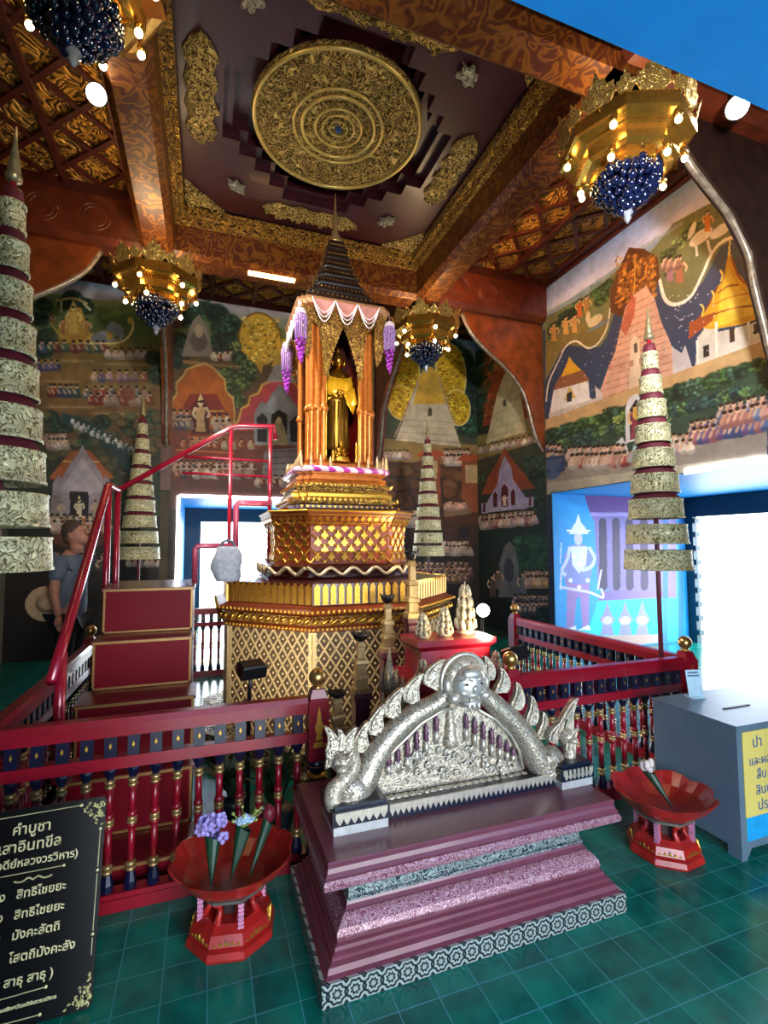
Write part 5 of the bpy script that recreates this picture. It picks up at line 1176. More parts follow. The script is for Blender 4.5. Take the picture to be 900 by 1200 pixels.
def bouquet(name, tip, top, r, label, build):
    e = empty(name, label, 'flowers', tip)
    d = Vector(top)-Vector(tip); n = 12; b = M()
    x = d.cross(Vector((0, 1, 0))).normalized(); y = d.cross(x).normalized()
    b.rings([[tuple(d*t+x*(r*t+.003)*math.cos(2*PI*i/n)+y*(r*t+.003)*math.sin(2*PI*i/n)*1.0+d*(.10*t*math.cos(2*PI*i/n+1))) for i in range(n)] for t in (0, .35, .7, 1)], True, False)
    o = b.build('leaf_cone', WRAP, e); md = o.modifiers.new('thick', 'SOLIDIFY'); md.thickness = .002
    build(e, d); return e
def orchids(e, d):
    b = M(True); rn = random.Random(3)
    for i in range(14):
        c = d*1.08+Vector((rn.uniform(-.05, .05), rn.uniform(-.04, .04), rn.uniform(-.02, .06)))
        for k in range(5): a = k*2*PI/5+i; b.ball((c.x+.013*math.cos(a), c.y-.004*k, c.z+.013*math.sin(a)), (.011, .005, .011), 8, 1, 6)
    b.build('lilac_orchids', flat('lilac_orchid', '9a8ac8', .5, 0, .2, 60), e)
def bluerose(e, d):
    b = M(True); rn = random.Random(5)
    for i in range(22): a = i*2.4; r = .034*math.sqrt(i/22); c = d*1.08; b.ball((c.x+r*math.cos(a), c.y+r*math.sin(a)*.7, c.z+.03-r*.6), (.013, .013, .008), 8, 1, 6)
    b.build('pale_blue_petals', flat('pale_blue_petals', 'a8c8e8', .5, 0, .15, 60), e)
    b = M(True)
    for i in range(14): a = i*.9; b.tube([tuple(d*1.0), tuple(d*1.25+Vector((.06*math.cos(a), .03*math.sin(a), .02*math.sin(i*3))))], [.004, .002], 5); b.ball(d*1.25+Vector((.06*math.cos(a), .03*math.sin(a), .02*math.sin(i*3))), .007, 6, 1, 4)
    b.build('yellow_green_sprigs', flat('yellow_green_sprigs', '8a9a4a', .6, 0, .2, 60), e)
def redrose(e, d):
    b = M(True); c = d*1.02
    for i in range(3): b.lathe([(.008, c.z-.02), (.026-.005*i, c.z+.0), (.024-.006*i, c.z+.03), (.016-.004*i, c.z+.045+.003*i)], 8, (c.x, c.y), i*.6)
    b.build('rose_bud', flat('dark_red_rose', '6a1426', .5, 0, .15, 60), e)
def whitebud(e, d):
    b = M(True); c = d*1.08
    for i in range(5): a = i*1.3; b.ball((c.x+.02*math.cos(a), c.y+.02*math.sin(a), c.z+.01*i), (.016, .016, .026), 8, 1, 6)
    b.build('white_buds', flat('white_lotus_bud', 'd8c8c0', .5, 0, .1, 60), e)
bouquet('bouquet', (.045, 2.10, .245), (.05, 2.18, .39), .03, 'bouquet of lilac orchids in a dark leaf cone, left in the front bowl', orchids)
bouquet('bouquet', (.12, 2.12, .245), (.17, 2.20, .39), .032, 'bouquet with a pale blue flower, in the middle of the front bowl', bluerose)
bouquet('bouquet', (.19, 2.10, .255), (.27, 2.19, .41), .022, 'single dark red rose in a leaf cone, right in the front bowl', redrose)
bouquet('bouquet', (2.24, 1.95, .225), (2.20, 2.05, .36), .022, 'white lotus buds in a leaf cone, in the bowl by the cabinet', whitebud)

# ------------------------------------------------------------------ grey steel cabinet with card
STEEL = flat('grey_painted_steel', '6f8698', .38, .35, .04, 5)
CW, CD, CH = .72, .49, .645
e = empty('donation_cabinet', 'grey steel donation cabinet with a yellow notice, at the right edge', 'cabinet', (2.497, 1.79, 0))
b = M(); b.box(0, CW, 0, CD, .05, CH-.012); b.box(-.004, CW+.004, -.004, CD+.004, CH-.012, CH); b.build('body', STEEL, e)
for x in (0, CW-.07):
    for y in (0, CD-.07): M().prism([(0, 0), (.035, 0), (.07, .05), (0, .05)] if x == 0 else [(.035, 0), (.07, 0), (.07, .05), (0, .05)], lambda u, v, t: (x+u, y+t, v), 0, .07).build('foot', STEEL, e)
M().box(.20, .40, .20, .215, CH-.001, CH+.004).build('coin_slot', BLACK, e)
b = M(); b.box(.035, CW-.035, -.0045, -.001, .09, .61); b.build('notice_panel', flat('yellow_notice', 'd8c468', .5, 0, .03, 4), e)
M().box(.035, CW-.035, -.006, -.004, .09, .20).build('blue_strip', flat('bright_blue_notice', '1a9ad8', .5), e)
def text(name, body, size, loc, mat, parent, rot=(PI/2, 0, 0), align='LEFT', ext=.0008, bold=0.0):
    cu = bpy.data.curves.new(name, 'FONT'); cu.body = body; cu.size = size; cu.align_x = align; cu.extrude = ext; cu.offset = bold
    cu.resolution_u = 3; tmp = bpy.data.objects.new('lettering_curve', cu); C.objects.link(tmp)
    bpy.context.view_layer.update()
    me = bpy.data.meshes.new_from_object(tmp.evaluated_get(bpy.context.evaluated_depsgraph_get())); bpy.data.objects.remove(tmp)
    me.materials.clear(); me.materials.append(mat)
    o = bpy.data.objects.new(name, me); C.objects.link(o); o.location = loc; o.rotation_euler = rot; o.parent = parent
    return o
BLT = flat('blue_lettering', '3a5f9a', .5)
for t, z, s, x in (('ปา', .53, .075, .10), ('และผล', .445, .06, .07), ('สืบ', .375, .065, .12), ('สินป', .30, .065, .11), ('ปร', .225, .07, .12)):
    text('notice_lettering', t, s, (x, -.006, z), BLT, e)
e = empty('card_stand', 'pale blue printed card standing on the grey cabinet', 'card', (2.74, 2.19, CH), -.25)
b = M(); b.prism([(-.045, 0), (.045, 0), (.045, .155), (-.045, .155)], lambda u, v, t: (u, t+v*.18, v), 0, .003); b.prism([(-.045, 0), (.045, 0), (.045, .006), (-.045, .006)], lambda u, v, t: (u, t, v), -.02, .05); b.build('card', flat('pale_blue_card', 'b8d8ea', .4), e)
b = M()
for z, x0, x1 in ((.135, -.03, .03), (.118, -.036, .036)): b.prism([(x0, z), (x1, z), (x1, z+.009), (x0, z+.009)], lambda u, v, t: (u, t+v*.18, v), -.0015, 0)
b.build('printed_band', flat('grey_print', '54708a', .5), e)

# ------------------------------------------------------------------ black Thai sign at the lower left
sx0, sx1, sz = -.665, -.31, .685
tilt = math.atan2(.30, .62)
e = empty('prayer_sign', 'black signboard with gold Thai lettering leaning at the lower left', 'sign', (-.54, 2.0, 0))
e.rotation_euler = (-.26, 0, 0)
HW, HH = .21, .635
b = M(); cc = [(-HW, .012), (-HW+.012, 0), (HW-.012, 0), (HW, .012), (HW, HH-.012), (HW-.012, HH), (-HW+.012, HH), (-HW, HH-.012)]
b.prism(cc, lambda u, v, t: (u, t, v), 0, .016); b.build('board', flat('black_gloss_board', '06080c', .22, 0, .1, 10, coat=.4), e)
b = M(); b.rings([[(x, .016+t, z) for x, z in ((-.03, .5), (.03, .5), (.03, .54), (-.03, .54))] for t in (0, .012)]); b.tube([(0, .025, .52), (0, .25, .075)], .010, 8); b.build('prop_leg', BLACK, e)
IV = flat('ivory_gold_lettering', 'c8bf90', .4, .2, .03)
def tx(s, size, z, x=-.02): return text('lettering', s, size, (x, -.0012, z), IV, e, align='CENTER', ext=.0006, bold=.0006)
tx('คำบูชา', .046, .555); tx('เสาอินทขีล', .046, .502); tx('(วัดเจดีย์หลวงวรวิหาร)', .034, .456)
for z, l, r in ((.372, 'อินทขีลัง', 'สิทธิไชยยะ'), (.313, 'อินทขีลัง', 'สิทธิไชยยะ'), (.255, 'อินทขีลัง', 'มังคะลัตถิ'), (.192, 'อินทขีลัง', 'โสตถิมังคะลัง')):
    text('lettering', l, .036, (-.075, -.0012, z-.01), IV, e, align='RIGHT', ext=.0006, bold=.0006); text('lettering', r, .036, (-.045, -.0012, z-.01), IV, e, ext=.0006, bold=.0006)
tx('(สาธุ สาธุ สาธุ )', .036, .118)
tx('จัดทำโดย คณะศรัทธาวัดเจดีย์หลวงวรวิหาร', .0135, .055, -.01)
b = M()
def ln(pts, r=.0016): b.tube([(x, -.002, z) for x, z in pts], r, 5)
ln([(-.15, .613), (.13, .617)]); ln([(.197, .53), (.197, .41)]); ln([(.197, .39), (.197, .22)]); ln([(.197, .20), (.197, .15)]); ln([(-.12, .024), (.06, .022)]); ln([(-.13, .435), (.09, .435)]); ln([(-.12, .088), (.07, .093)])
ln([(-.197, .53), (-.197, .15)])
for x, z in ((.13, .617), (.197, .53), (.197, .40), (.197, .21), (.06, .022), (.09, .435), (.07, .093)): b.ball((x, -.002, z), (.005, .002, .005), 8, 1, 6)
for s in (-1, 1): ln(smoothpts([(0, .410, 0), (s*.015, .426, 0), (s*.03, .410, 0), (s*.045, .41, 0), (s*.055, .42, 0)], 4) and [(q.x, q.y) for q in smoothpts([(0, .410, 0), (s*.015, .418, 0), (s*.03, .410, 0), (s*.045, .41, 0), (s*.056, .414, 0)], 4)], .0026)
b.build('border_lines', IV, e)
b = M(True); rn = random.Random(9)
for sgx in (-1, 1):
    for (cz, sg) in ((HH-.012, -1), (.012, 1)):
        for i in range(46):
            u, v = rn.random()**1.4, rn.random()**1.4
            if u+v > 1.05: continue
            x, z = sgx*(HW-.010-.075*u), cz+sg*(.004+.085*v); a = rn.random()*6; r = .008*(1.1-.5*(u+v))
            b.tube([(x+r*(1-k/7)*math.cos(a+k*.8), -.002, z+r*(1-k/7)*math.sin(a+k*.8)) for k in range(7)], [.0030-.0003*k for k in range(7)], 5)
b.build('corner_scrollwork', flat('ivory_gold_scrolls', 'b8b078', .4, .3, .05), e)
# ------------------------------------------------------------------ nine-tiered ceremonial umbrellas
def tiered_umbrella(label, x, y):
    e = empty('tiered_umbrella', label, 'ceremonial umbrella', (x, y, 0), group=None)
    M(True).lathe([(.016, 0), (.016, 2.96)], 12).build('pole', flat('plum_pole', '6a2a38', .35, .1), e)
    for k in range(9):
        t = k/8; z0 = 1.395+k*.178; h = .138-.012*t; r0 = .218-.163*t**1.0; r1 = r0*.965
        n = 40; b = M(True)
        b.lathe([(r0, z0), (r0+.006, z0+.002), (r0+.006, z0+.012), (r0+.001, z0+.014), (r1+.001, z0+h-.012), (r1+.005, z0+h-.010), (r1+.004, z0+h), (r1-.004, z0+h), (r1-.006, z0+.014), (r0-.006, z0)], n, cap0=False, cap1=False)
        o = b.build('tier', PALEG, e)
        rn = (r0-.163/8) if k < 8 else .03
        sp = M(True)
        for q in range(4): sp.tube([(.014*math.cos(q*PI/2), .014*math.sin(q*PI/2), z0+h*.6), ((r1-.003)*math.cos(q*PI/2), (r1-.003)*math.sin(q*PI/2), z0+h*.6)], .004, 6)
        sp.build('spokes', DWOOD, o)
        if k > 1: M(True).lathe([(r1-.006, z0+h-.02), (r1*.93, z0+h+.006), (max(.02, r1*.80), z0+h+.03), (max(.018, r1*.72), z0+h+.062)], n, cap0=False).build('maroon_lining', flat('maroon_cloth_lining', '5a1424', .6, 0, .1, 10), o)
    M(True).lathe([(.022, 2.94), (.026, 2.96), (.014, 2.98), (.014, 3.06)], 12).build('red_neck', RED, e)
    M(True).lathe([(.012, 3.04), (.034, 3.05), (.036, 3.07), (.026, 3.085), (.028, 3.095), (.020, 3.15), (.010, 3.21), (.004, 3.29)], 14).build('spire', flat('tarnished_silver_gilt', 'a89870', .35, .7, .1, 30), e)
    return e
u0 = tiered_umbrella('large pale nine-tiered umbrella cut off by the left edge of the picture', -.828, 2.512)
u0.scale = (.93, .93, 1.035)
dup(u0, label='pale nine-tiered umbrella beside the right doorway, rising from the fence corner', loc=(2.94, 2.60, 0)).scale = (.97, .97, .985)
dup(u0, label='pale nine-tiered umbrella at the back left, behind the handrail', loc=(-.71, 6.24, 0)).scale = (1, 1, 1)
dup(u0, label='pale nine-tiered umbrella at the back right, in front of the pale stupa mural', loc=(2.88, 6.22, 0)).scale = (1, 1, 1)

# ------------------------------------------------------------------ crown chandeliers
CRG = flat('chandelier_brass', 'b8883a', .26, .9, .08, 26); CRP = carved('pierced_brass_crest', '6a4a1a', 'd8b460', 55, rough=.3, metal=.85, dist=.006)
GLS = flat('dark_blue_glass_grapes', '0a1230', .08, .1, .2, 20, coat=.8)
def chandelier(label, loc, rz=0):
    e = empty('crown_chandelier', label, 'chandelier', loc, rz)
    n = 8
    def oc8(b, prof): return b.lathe([(r, z) for r, z in prof], n, ph=PI/8, cap0=False, cap1=False)
    b = M(); oc8(b, [(.33, .02), (.42, .05), (.44, .06), (.44, .15), (.425, .15), (.425, .07), (.33, .04)]); b.build('upper_ring', CRG, e)
    b = M(); oc8(b, [(.20, -.10), (.30, -.09), (.335, -.07), (.335, .01), (.36, .02), (.345, .03), (.31, .02), (.31, -.06), (.20, -.08)]); b.build('lower_ring', CRG, e)
    b = M(); oc8(b, [(.14, -.16), (.20, -.16), (.24, -.14), (.24, -.09), (.14, -.09)]); b.build('bottom_ring', CRG, e)
    leaf = [(-.075, 0), (.075, 0), (.095, .03), (.13, .05), (.10, .075), (.105, .10), (.06, .105), (.055, .14), (.025, .15), (0, .21), (-.025, .15), (-.055, .14), (-.06, .105), (-.105, .10), (-.10, .075), (-.13, .05), (-.095, .03)]
    for k in range(8):
        a = k*PI/4; ap = .44*math.cos(PI/8)
        f = lambda u, v, t: ((ap+t+v*.25)*math.cos(a)-u*math.sin(a), (ap+t+v*.25)*math.sin(a)+u*math.cos(a), .15+v)
        M().prism(leaf, f, -.006, .006).build('crest_leaf', CRP, e)
        a2 = a+PI/8; g = lambda u, v, t: ((.435+t+v*.3)*math.cos(a2)-u*math.sin(a2), (.435+t+v*.3)*math.sin(a2)+u*math.cos(a2), .15+v)
        M().prism([(x*.5, y*.6) for x, y in leaf], g, -.005, .005).build('crest_leaf', CRP, e)
    for k in range(6): pass
    me = None
    pos = [(.40, -.0, i*2*PI/6+.2) for i in range(6)]+[(.30, -.135, i*2*PI/5+.7) for i in range(5)]
    for r, z, a in pos:
        x, y = r*math.cos(a), r*math.sin(a); br = M(True); br.tube([(x*.75, y*.75, z+.03), (x*.92, y*.92, z+.05), (x, y, z+.03)], .008, 6); br.lathe([(.022, z+.005), (.026, z+.03), (.012, z+.035)], 10, (x, y)); br.build('lamp_arm', CRG, e)
        if me is None: o = M(True).ball((0, 0, 0), .021, 12, 1.1, 8).build('bulb', BULB, e); me = o.data
        else: o = bpy.data.objects.new('bulb', me); C.objects.link(o); o.parent = e
        o.location = (x, y, z-.012)
    b = M(True); rn = random.Random(2)
    for lay in range(7):
        z = -.14-.034*lay; R = (.20, .20, .18, .15, .11, .08, .04)[lay]; m = max(3, int(2*PI*R/.05))
        for i in range(m): a = 2*PI*i/m+lay; b.ball((R*math.cos(a), R*math.sin(a), z+rn.uniform(-.022, .015)), rn.uniform(.024, .04), 8, 1.15, 6)
    b.lathe([(.17, -.13), (.14, -.22), (.02, -.35)], 10); b.build('glass_grapes', GLS, e)
    b = M(True); b.lathe([(.008, -.34), (.035, -.37), (.04, -.39), (.02, -.41), (.028, -.425), (.004, -.46)], 10); b.build('glass_drop', flat('pale_glass_drop', '8a8f98', .1, .3, .1, 20), e)
    M(True).tube([(0, 0, -.1), (0, 0, 4.9-loc[2])], .012, 8).build('hanging_rod', CRG, e)
    for k in range(4): b = M(True); a = k*PI/2; b.tube([(.42*math.cos(a), .42*math.sin(a), .12), (.02*math.cos(a), .02*math.sin(a), 4.8-loc[2])], .006, 6); b.build('hanging_wire', CRG, e)
    return e
CHP = [(-.545, 5.70, 4.26), (2.70, 5.86, 4.28), (2.76, 2.58, 4.27), (-.70, 2.83, 4.50)]
for i, p in enumerate(CHP):
    chandelier(('brass crown chandelier above the golden chariot mural', 'brass crown chandelier just right of the shrine roof', 'large brass crown chandelier at the upper right, under the blue soffit', 'brass crown chandelier cut off by the top left edge')[i], p, .2*i)
    light('chandelier_light', 'POINT', (p[0], p[1], p[2]-.05), 38, WARM, shadow_soft_size=.32)

# ------------------------------------------------------------------ ceiling medallion and gilt ornaments
MG = carved('medallion_gold', '5a4218', 'd8bc74', 26, rough=.4, metal=.5, lo=.2, hi=.65, bump=.9, dist=.03)
e = empty('ceiling_medallion', 'great round gilt carved medallion in the centre of the ceiling', 'medallion', (1.09, 4.27, 5.475)); e.scale = (.935, .935, 1)
M(True).lathe([(.62, 0), (.62, .146)], 48).build('mount', GOLDM, e)
M(True).lathe([(.84, 0), (.84, -.03), (.80, -.045), (.10, -.045)], 72).build('carved_disc', MG, e)
b = M(True)
for r, q in ((.815, .022), (.44, .016), (.36, .020), (.23, .014), (.155, .012), (.09, .01)): b.rings([[((r+q*math.cos(a))*math.cos(t), (r+q*math.cos(a))*math.sin(t), -.05+q*.8*math.sin(a)) for a in [2*PI*j/8 for j in range(8)]] for t in [2*PI*i/72 for i in range(73)]], False, False)
b.build('gilt_rings', flat('medallion_ring_gold', 'd0b468', .34, .6, .08, 40), e)
def petals(r0, r1, n, wd, z, name):
    b = M()
    for i in range(n):
        a = 2*PI*i/n; f = lambda u, v: ((r0+(r1-r0)*v)*math.cos(a)-u*math.sin(a), (r0+(r1-r0)*v)*math.sin(a)+u*math.cos(a))
        o = [(-wd*.5, 0), (-wd, .4), (-wd*.7, .75), (0, 1), (wd*.7, .75), (wd, .4), (wd*.5, 0)]
        b.rings([[(*f(u*k, .5+(v-.5)*k), z-q) for u, v in o] for k, q in ((1, 0), (.8, .02), (.4, .026))])
    b.build(name, MG, e)
petals(.47, .63, 20, .062, -.045, 'inner_petal_ring'); petals(.62, .79, 26, .08, -.045, 'outer_petal_ring'); petals(.25, .34, 22, .03, -.045, 'small_petal_ring'); petals(.10, .15, 14, .02, -.045, 'heart_petal_ring')
M(True).ball((0, 0, -.055), (.035, .035, .03), 14, 1, 8).build('blue_boss', flat('blue_glass_boss', '2a4a8a', .15, .2), e)
def lobed(L, Wd, n=9):
    """outline of an elongated carved panel with toothed edge and pointed ends"""
    up = [(-L, 0)]+[(-L+2*L*(i+.5)/n, Wd*(.72+.28*(i % 2)) if 0 < i < n-1 else Wd*.55) for i in range(n)]
    return up+[(L, 0)]+[(x, -y) for x, y in reversed(up[1:])]
def orn(name, label, cat, loc, rz, pts, mat, th=.035, group=None):
    b = M(); cx = sum(p[0] for p in pts)/len(pts); cy = sum(p[1] for p in pts)/len(pts)
    b.rings([[(x, y, 0) for x, y in pts], [(x, y, -th*.6) for x, y in pts], [(cx+(x-cx)*.8, cy+(y-cy)*.8, -th) for x, y in pts]])
    rn = random.Random(len(label)); b.smooth = True
    xs = [p[0] for p in pts]; ys = [p[1] for p in pts]
    def inside(x, y):
        r = False
        for i in range(len(pts)):
            (x1, y1), (x2, y2) = pts[i-1], pts[i]
            if (y1 > y) != (y2 > y) and x < (x2-x1)*(y-y1)/(y2-y1)+x1: r = not r
        return r
    for _ in range(110):
        x, y = rn.uniform(min(xs), max(xs)), rn.uniform(min(ys), max(ys))
        if inside(x, y): r = rn.uniform(.012, .03); b.ball((x, y, -th*.9), (r, r*rn.uniform(.5, 1), .022), 8, 1, 6)
    o = b.build(name, mat); o.location = loc; o.rotation_euler = (0, 0, rz); return tag(o, label, cat, group)
MGO = carved('ceiling_panel_gold', '5a4218', 'd8bc74', 30, rough=.4, metal=.5, lo=.2, hi=.6, dist=.02)
zc = 5.43
orn('carved_panel', 'long gilt carved panel on the ceiling left of the medallion', 'ceiling ornament', (mx_-1.215, my_-.05, zc), PI/2, lobed(.56, .14), MGO)
orn('carved_panel', 'long gilt carved panel on the ceiling right of the medallion', 'ceiling ornament', (mx_+1.215, my_+.05, zc), PI/2, lobed(.50, .14), MGO)
orn('carved_panel', 'gilt carved panel on the ceiling behind the spire tip', 'ceiling ornament', (mx_, my_+1.22, zc), 0, lobed(.56, .12), MGO)
orn('carved_panel', 'gilt carved panel on the ceiling at the top edge of the picture', 'ceiling ornament', (mx_+.05, my_-1.20, zc), 0, lobed(.70, .14), MGO)
for sgx, sgy, lab in ((-1, 1, 'rear left'), (1, 1, 'rear right'), (1, -1, 'front right'), (-1, -1, 'front left')):
    ax, ay = mx_+sgx*(sx-.01), my_+sgy*(sy-.01); pts = [(0, 0), (-sgx*.42, 0), (-sgx*.30, -sgy*.10), (-sgx*.14, -sgy*.26), (0, -sgy*.40)]
    orn('corner_ornament', 'triangular gilt carving in the %s corner of the coffered ceiling' % lab, 'ceiling ornament', (ax, ay, zc), 0, pts, MGO)
    star = [((.10 if i % 2 == 0 else .045)*math.cos(2*PI*i/12)*1.2, (.10 if i % 2 == 0 else .045)*math.sin(2*PI*i/12)*.8) for i in range(12)]
    orn('silver_rosette', 'small silvery leaf cluster by the %s corner carving of the ceiling' % lab, 'ceiling ornament', (mx_+sgx*.86, my_+sgy*.98, zc), sgx*sgy*-.7, star, carved('silvery_leaf', '6a6a60', 'c8c4b4', 40, rough=.4, metal=.5))

# ------------------------------------------------------------------ lamps
def spotlamp(label, loc, aim, stem=None, r=.07):
    e = empty('spotlight', label, 'spotlight', loc)
    d = (Vector(aim)-Vector(loc)).normalized(); q = d.to_track_quat('Z', 'Y').to_matrix().to_4x4()
    b = M(True); b.mat = q; b.lathe([(r*.6, -.14), (r*.95, -.08), (r, 0), (r*1.05, .01), (r*.95, .012), (r*.9, 0)], 18, cap1=False); b.build('housing', BLACK, e)
    b = M(True); b.mat = q; b.lathe([(r*.93, .002), (r*.9, .008), (r*.4, .02), (.004, .024)], 18); b.build('lens', LAMPW, e)
    if stem: b = M(True); b.tube([tuple(d*-.07), tuple(Vector(stem)-Vector(loc))], .012, 8); b.build('mounting_arm', BLACK, e)
    return e
spotlamp('bright round spotlight by the blue soffit at the upper right', (3.48, 2.27, 4.63), (.2, .4, 2.2), (3.52, 2.4, 5.46), .075)
spotlamp('bright round spotlight on the left ceiling beam', (-.80, 3.84, 4.77), (.6, .3, 1.8), (-.74, 3.9, 4.86), .07)
spotlamp('small glowing floodlight behind the top of the silver arch', (1.915, 3.2, 1.07), (.6, .6, 1.5), (1.93, 3.3, .0), .05)
def box_lamp(label, loc, rz, tiltx, arm=True):
    e = empty('box_floodlight', label, 'floodlight', loc, rz)
    b = M(); b.mat = Matrix.Rotation(tiltx, 4, 'X'); b.rect([(.05, .035, -.03), (.07, .045, -.02), (.07, .045, .04), (.06, .04, .05)]); b.build('housing', BLACK, e)
    M(True).tube([(0, 0, 0), (0, .03, -.12), (0, .03, -loc[2])], .012, 8).build('stand', BLACK, e)
    return e
box_lamp('black box floodlight peeking over the balustrade left of the silver arch', (.25, 2.85, .86), .3, .3)
box_lamp('dark box floodlight right of the fanged mask', (1.79, 2.62, .875), .2, -.4)

# ------------------------------------------------------------------ offerings between the arch and the shrine
def tower(x, y, base, h, label):
    e = empty('candle_tower', label, 'candlestick', (x, y, 0))
    M().rect([(.055, .055, 0), (.055, .055, base*.5), (.045, .045, base*.52), (.045, .045, base-.05), (.056, .056, base-.03), (.056, .056, base)]).build('maroon_pedestal', MAROON, e)
    z = base; k = h/.26; b = M()
    b.rect([(.048, .048, z), (.048, .048, z+.02*k), (.036, .036, z+.025*k), (.034, .034, z+.06*k), (.044, .044, z+.065*k), (.042, .042, z+.08*k), (.030, .030, z+.085*k), (.028, .028, z+.13*k), (.038, .038, z+.135*k), (.034, .034, z+.15*k), (.022, .022, z+.155*k), (.020, .020, z+.21*k), (.028, .028, z+.215*k), (.018, .018, z+.235*k)]); b.build('tower', flat('ivory_gilt_tower', 'b89a64', .38, .5, .12, 60), e)
    b = M(True); b.lathe([(.014, z+.235*k), (.03, z+.245*k), (.048, z+.27*k), (.044, z+.275*k), (.02, z+.26*k)], 12)
    for i in range(8): a = i*PI/4; b.tube([(.03*math.cos(a), .03*math.sin(a), z+.25*k), (.055*math.cos(a), .055*math.sin(a), z+.285*k)], [.01, .003], 5)
    b.build('black_lotus_cup', BLACK, e)
tower(.675, 2.62, .52, .24, 'short gilt candle tower just left of the silver arch'); tower(.905, 2.95, .66, .33, 'tall gilt candle tower against the lattice of the shrine base')
tower(1.19, 3.245, .82, .36, 'gilt candle tower at the right corner of the shrine base'); tower(1.375, 3.25, 1.04, .44, 'gilt candle tower farthest back, in front of the pale umbrella')
e = empty('offering_table', 'stepped maroon offering table behind the silver arch', 'table', (1.48, 2.92, 0))
M().rect([(.33, .23, 0), (.33, .23, .06), (.30, .20, .08), (.30, .20, .66), (.34, .24, .70), (.34, .24, .74), (.24, .13, .76), (.24, .12, .90), (.27, .15, .93), (.27, .15, .965)]).build('stepped_table', RED, e)
b = M(True)
for i in range(13):
    x = -.33+.66*i/12; b.lathe([(.016, .74), (.02, .76), (.01, .80), (.002, .84)], 8, (x, -.225))
b.build('lotus_bud_row', flat('dull_rose_gilt', '8a4a4a', .35, .4), e)
def flamepiece(x, y, z, h, wd, label, seed):
    """upright carved ornament of tiered curling flames"""
    e = empty('flame_ornament', label, 'ornament', (x, y, z)); rn = random.Random(seed); b = M(True)
    b.lathe([(wd*.55, 0), (wd*.6, .012), (wd*.4, .03), (wd*.45, .05), (wd*.25, h*.3), (wd*.32, h*.36), (wd*.18, h*.55), (wd*.22, h*.62), (wd*.10, h*.8), (.004, h)], 12)
    for lay in range(4):
        zz = h*(.08+.2*lay); n = 8-lay; R = wd*(.62-.12*lay)
        for i in range(n):
            a = 2*PI*i/n+lay*.4; c, s = math.cos(a), math.sin(a)
            b.tube([(R*.4*c, R*.4*s, zz), (R*c, R*s, zz+h*.07), (R*1.05*c, R*1.05*s, zz+h*.17), (R*.82*c, R*.82*s, zz+h*.26)], [.018*wd/.1, .02*wd/.1, .012*wd/.1, .003], 6)
    b.build('carved_flames', carved('silver_gilt_flames', '7a6850', 'd2c4a4', 80, rough=.38, metal=.4, lo=.05, hi=.5, bump=.4, dist=.004), e); return e
flamepiece(1.63, 2.95, .965, .34, .10, 'tall silver-gilt flame ornament, topmost on the offering table', 1)
flamepiece(1.46, 2.92, .965, .19, .08, 'silver-gilt flame ornament in the middle of the offering table', 2)
flamepiece(1.30, 2.90, .965, .16, .07, 'small silver-gilt flame ornament at the left of the offering table', 3)
flamepiece(1.72, 2.73, .74, .15, .06, 'small flame ornament on the lower step, right of the fanged mask', 4)
flamepiece(1.40, 2.73, .74, .13, .06, 'small flame ornament on the lower step, directly behind the fanged mask', 5)
flamepiece(1.22, 2.73, .74, .14, .06, 'small flame ornament on the lower step, left of the fanged mask', 6)
for i, (x, y, h) in enumerate(((.96, 2.70, .62), (1.06, 2.86, .80), (1.065, 2.66, .70))):
    e = empty('bud_stand', ('rose and silver bud stand left of the fanged mask, nearest the shrine corner', 'tallest rose and silver bud stand left of the fanged mask', 'rose and silver bud stand tucked close behind the left flames of the arch')[i], 'ornament', (x, y, 0))
    b = M(True); b.lathe([(.05, 0), (.055, .03), (.03, .06), (.025, h*.6), (.045, h*.66), (.03, h*.7), (.05, h*.78), (.03, h*.82)], 12); b.build('rose_stem', flat('rose_lacquer', '7a2030', .3, 0, .1, 20, coat=.4), e)
    b = M(True); b.lathe([(.03, h*.82), (.045, h*.88), (.034, h*.98), (.016, h*1.06), (.003, h*1.16)], 10)
    for k in range(6): a = k*PI/3; b.tube([(.03*math.cos(a), .03*math.sin(a), h*.8), (.06*math.cos(a), .06*math.sin(a), h*.9), (.045*math.cos(a), .045*math.sin(a), h*1.0)], [.014, .013, .003], 6)
    b.build('silver_bud', carved('silver_gilt_flames', '7a6850', 'd2c4a4', 80), e)
# carved pale plinth round the shrine foot, potted plants inside the fence
octo(M(), [(1.10, 0), (1.12, .02), (1.08, .05), (1.08, .15), (1.10, .17), (1.0, .18)]).build('carved_plinth', carved('pale_carved_plinth', '4a3a20', 'cbb88a', 24, rough=.4, metal=.4), S)
def plant(x, y, h, label, seed):
    e = empty('potted_plant', label, 'plant', (x, y, 0)); rn = random.Random(seed)
    M(True).lathe([(.07, 0), (.09, .08), (.10, .14), (.09, .15)], 14).build('pot', flat('dark_glazed_pot', '1c2c34', .25), e)
    b = M()
    for i in range(46):
        a = rn.random()*2*PI; L_ = h*rn.uniform(.5, 1); r = rn.uniform(.05, .2); q = [Vector((.02*math.cos(a), .02*math.sin(a), .14)), Vector((r*.4*math.cos(a), r*.4*math.sin(a), .14+L_*.6)), Vector((r*math.cos(a), r*math.sin(a), .14+L_*.9))]
        n = Vector((-math.sin(a), math.cos(a), 0))
        b.rings([[tuple(p+n*wv), tuple(p-n*wv), tuple(p-n*wv+Vector((0, 0, -.004)))] for p, wv in zip(q, (.006, .022, .002))])
    b.build('leaves', flat('dark_green_leaves', '23402a', .5, 0, .2, 30), e)
plant(.38, 2.78, .34, 'dark green potted plant behind the balusters left of the silver arch', 1); plant(.17, 3.0, .26, 'smaller dark green potted plant behind the balusters beside the red steps', 2)

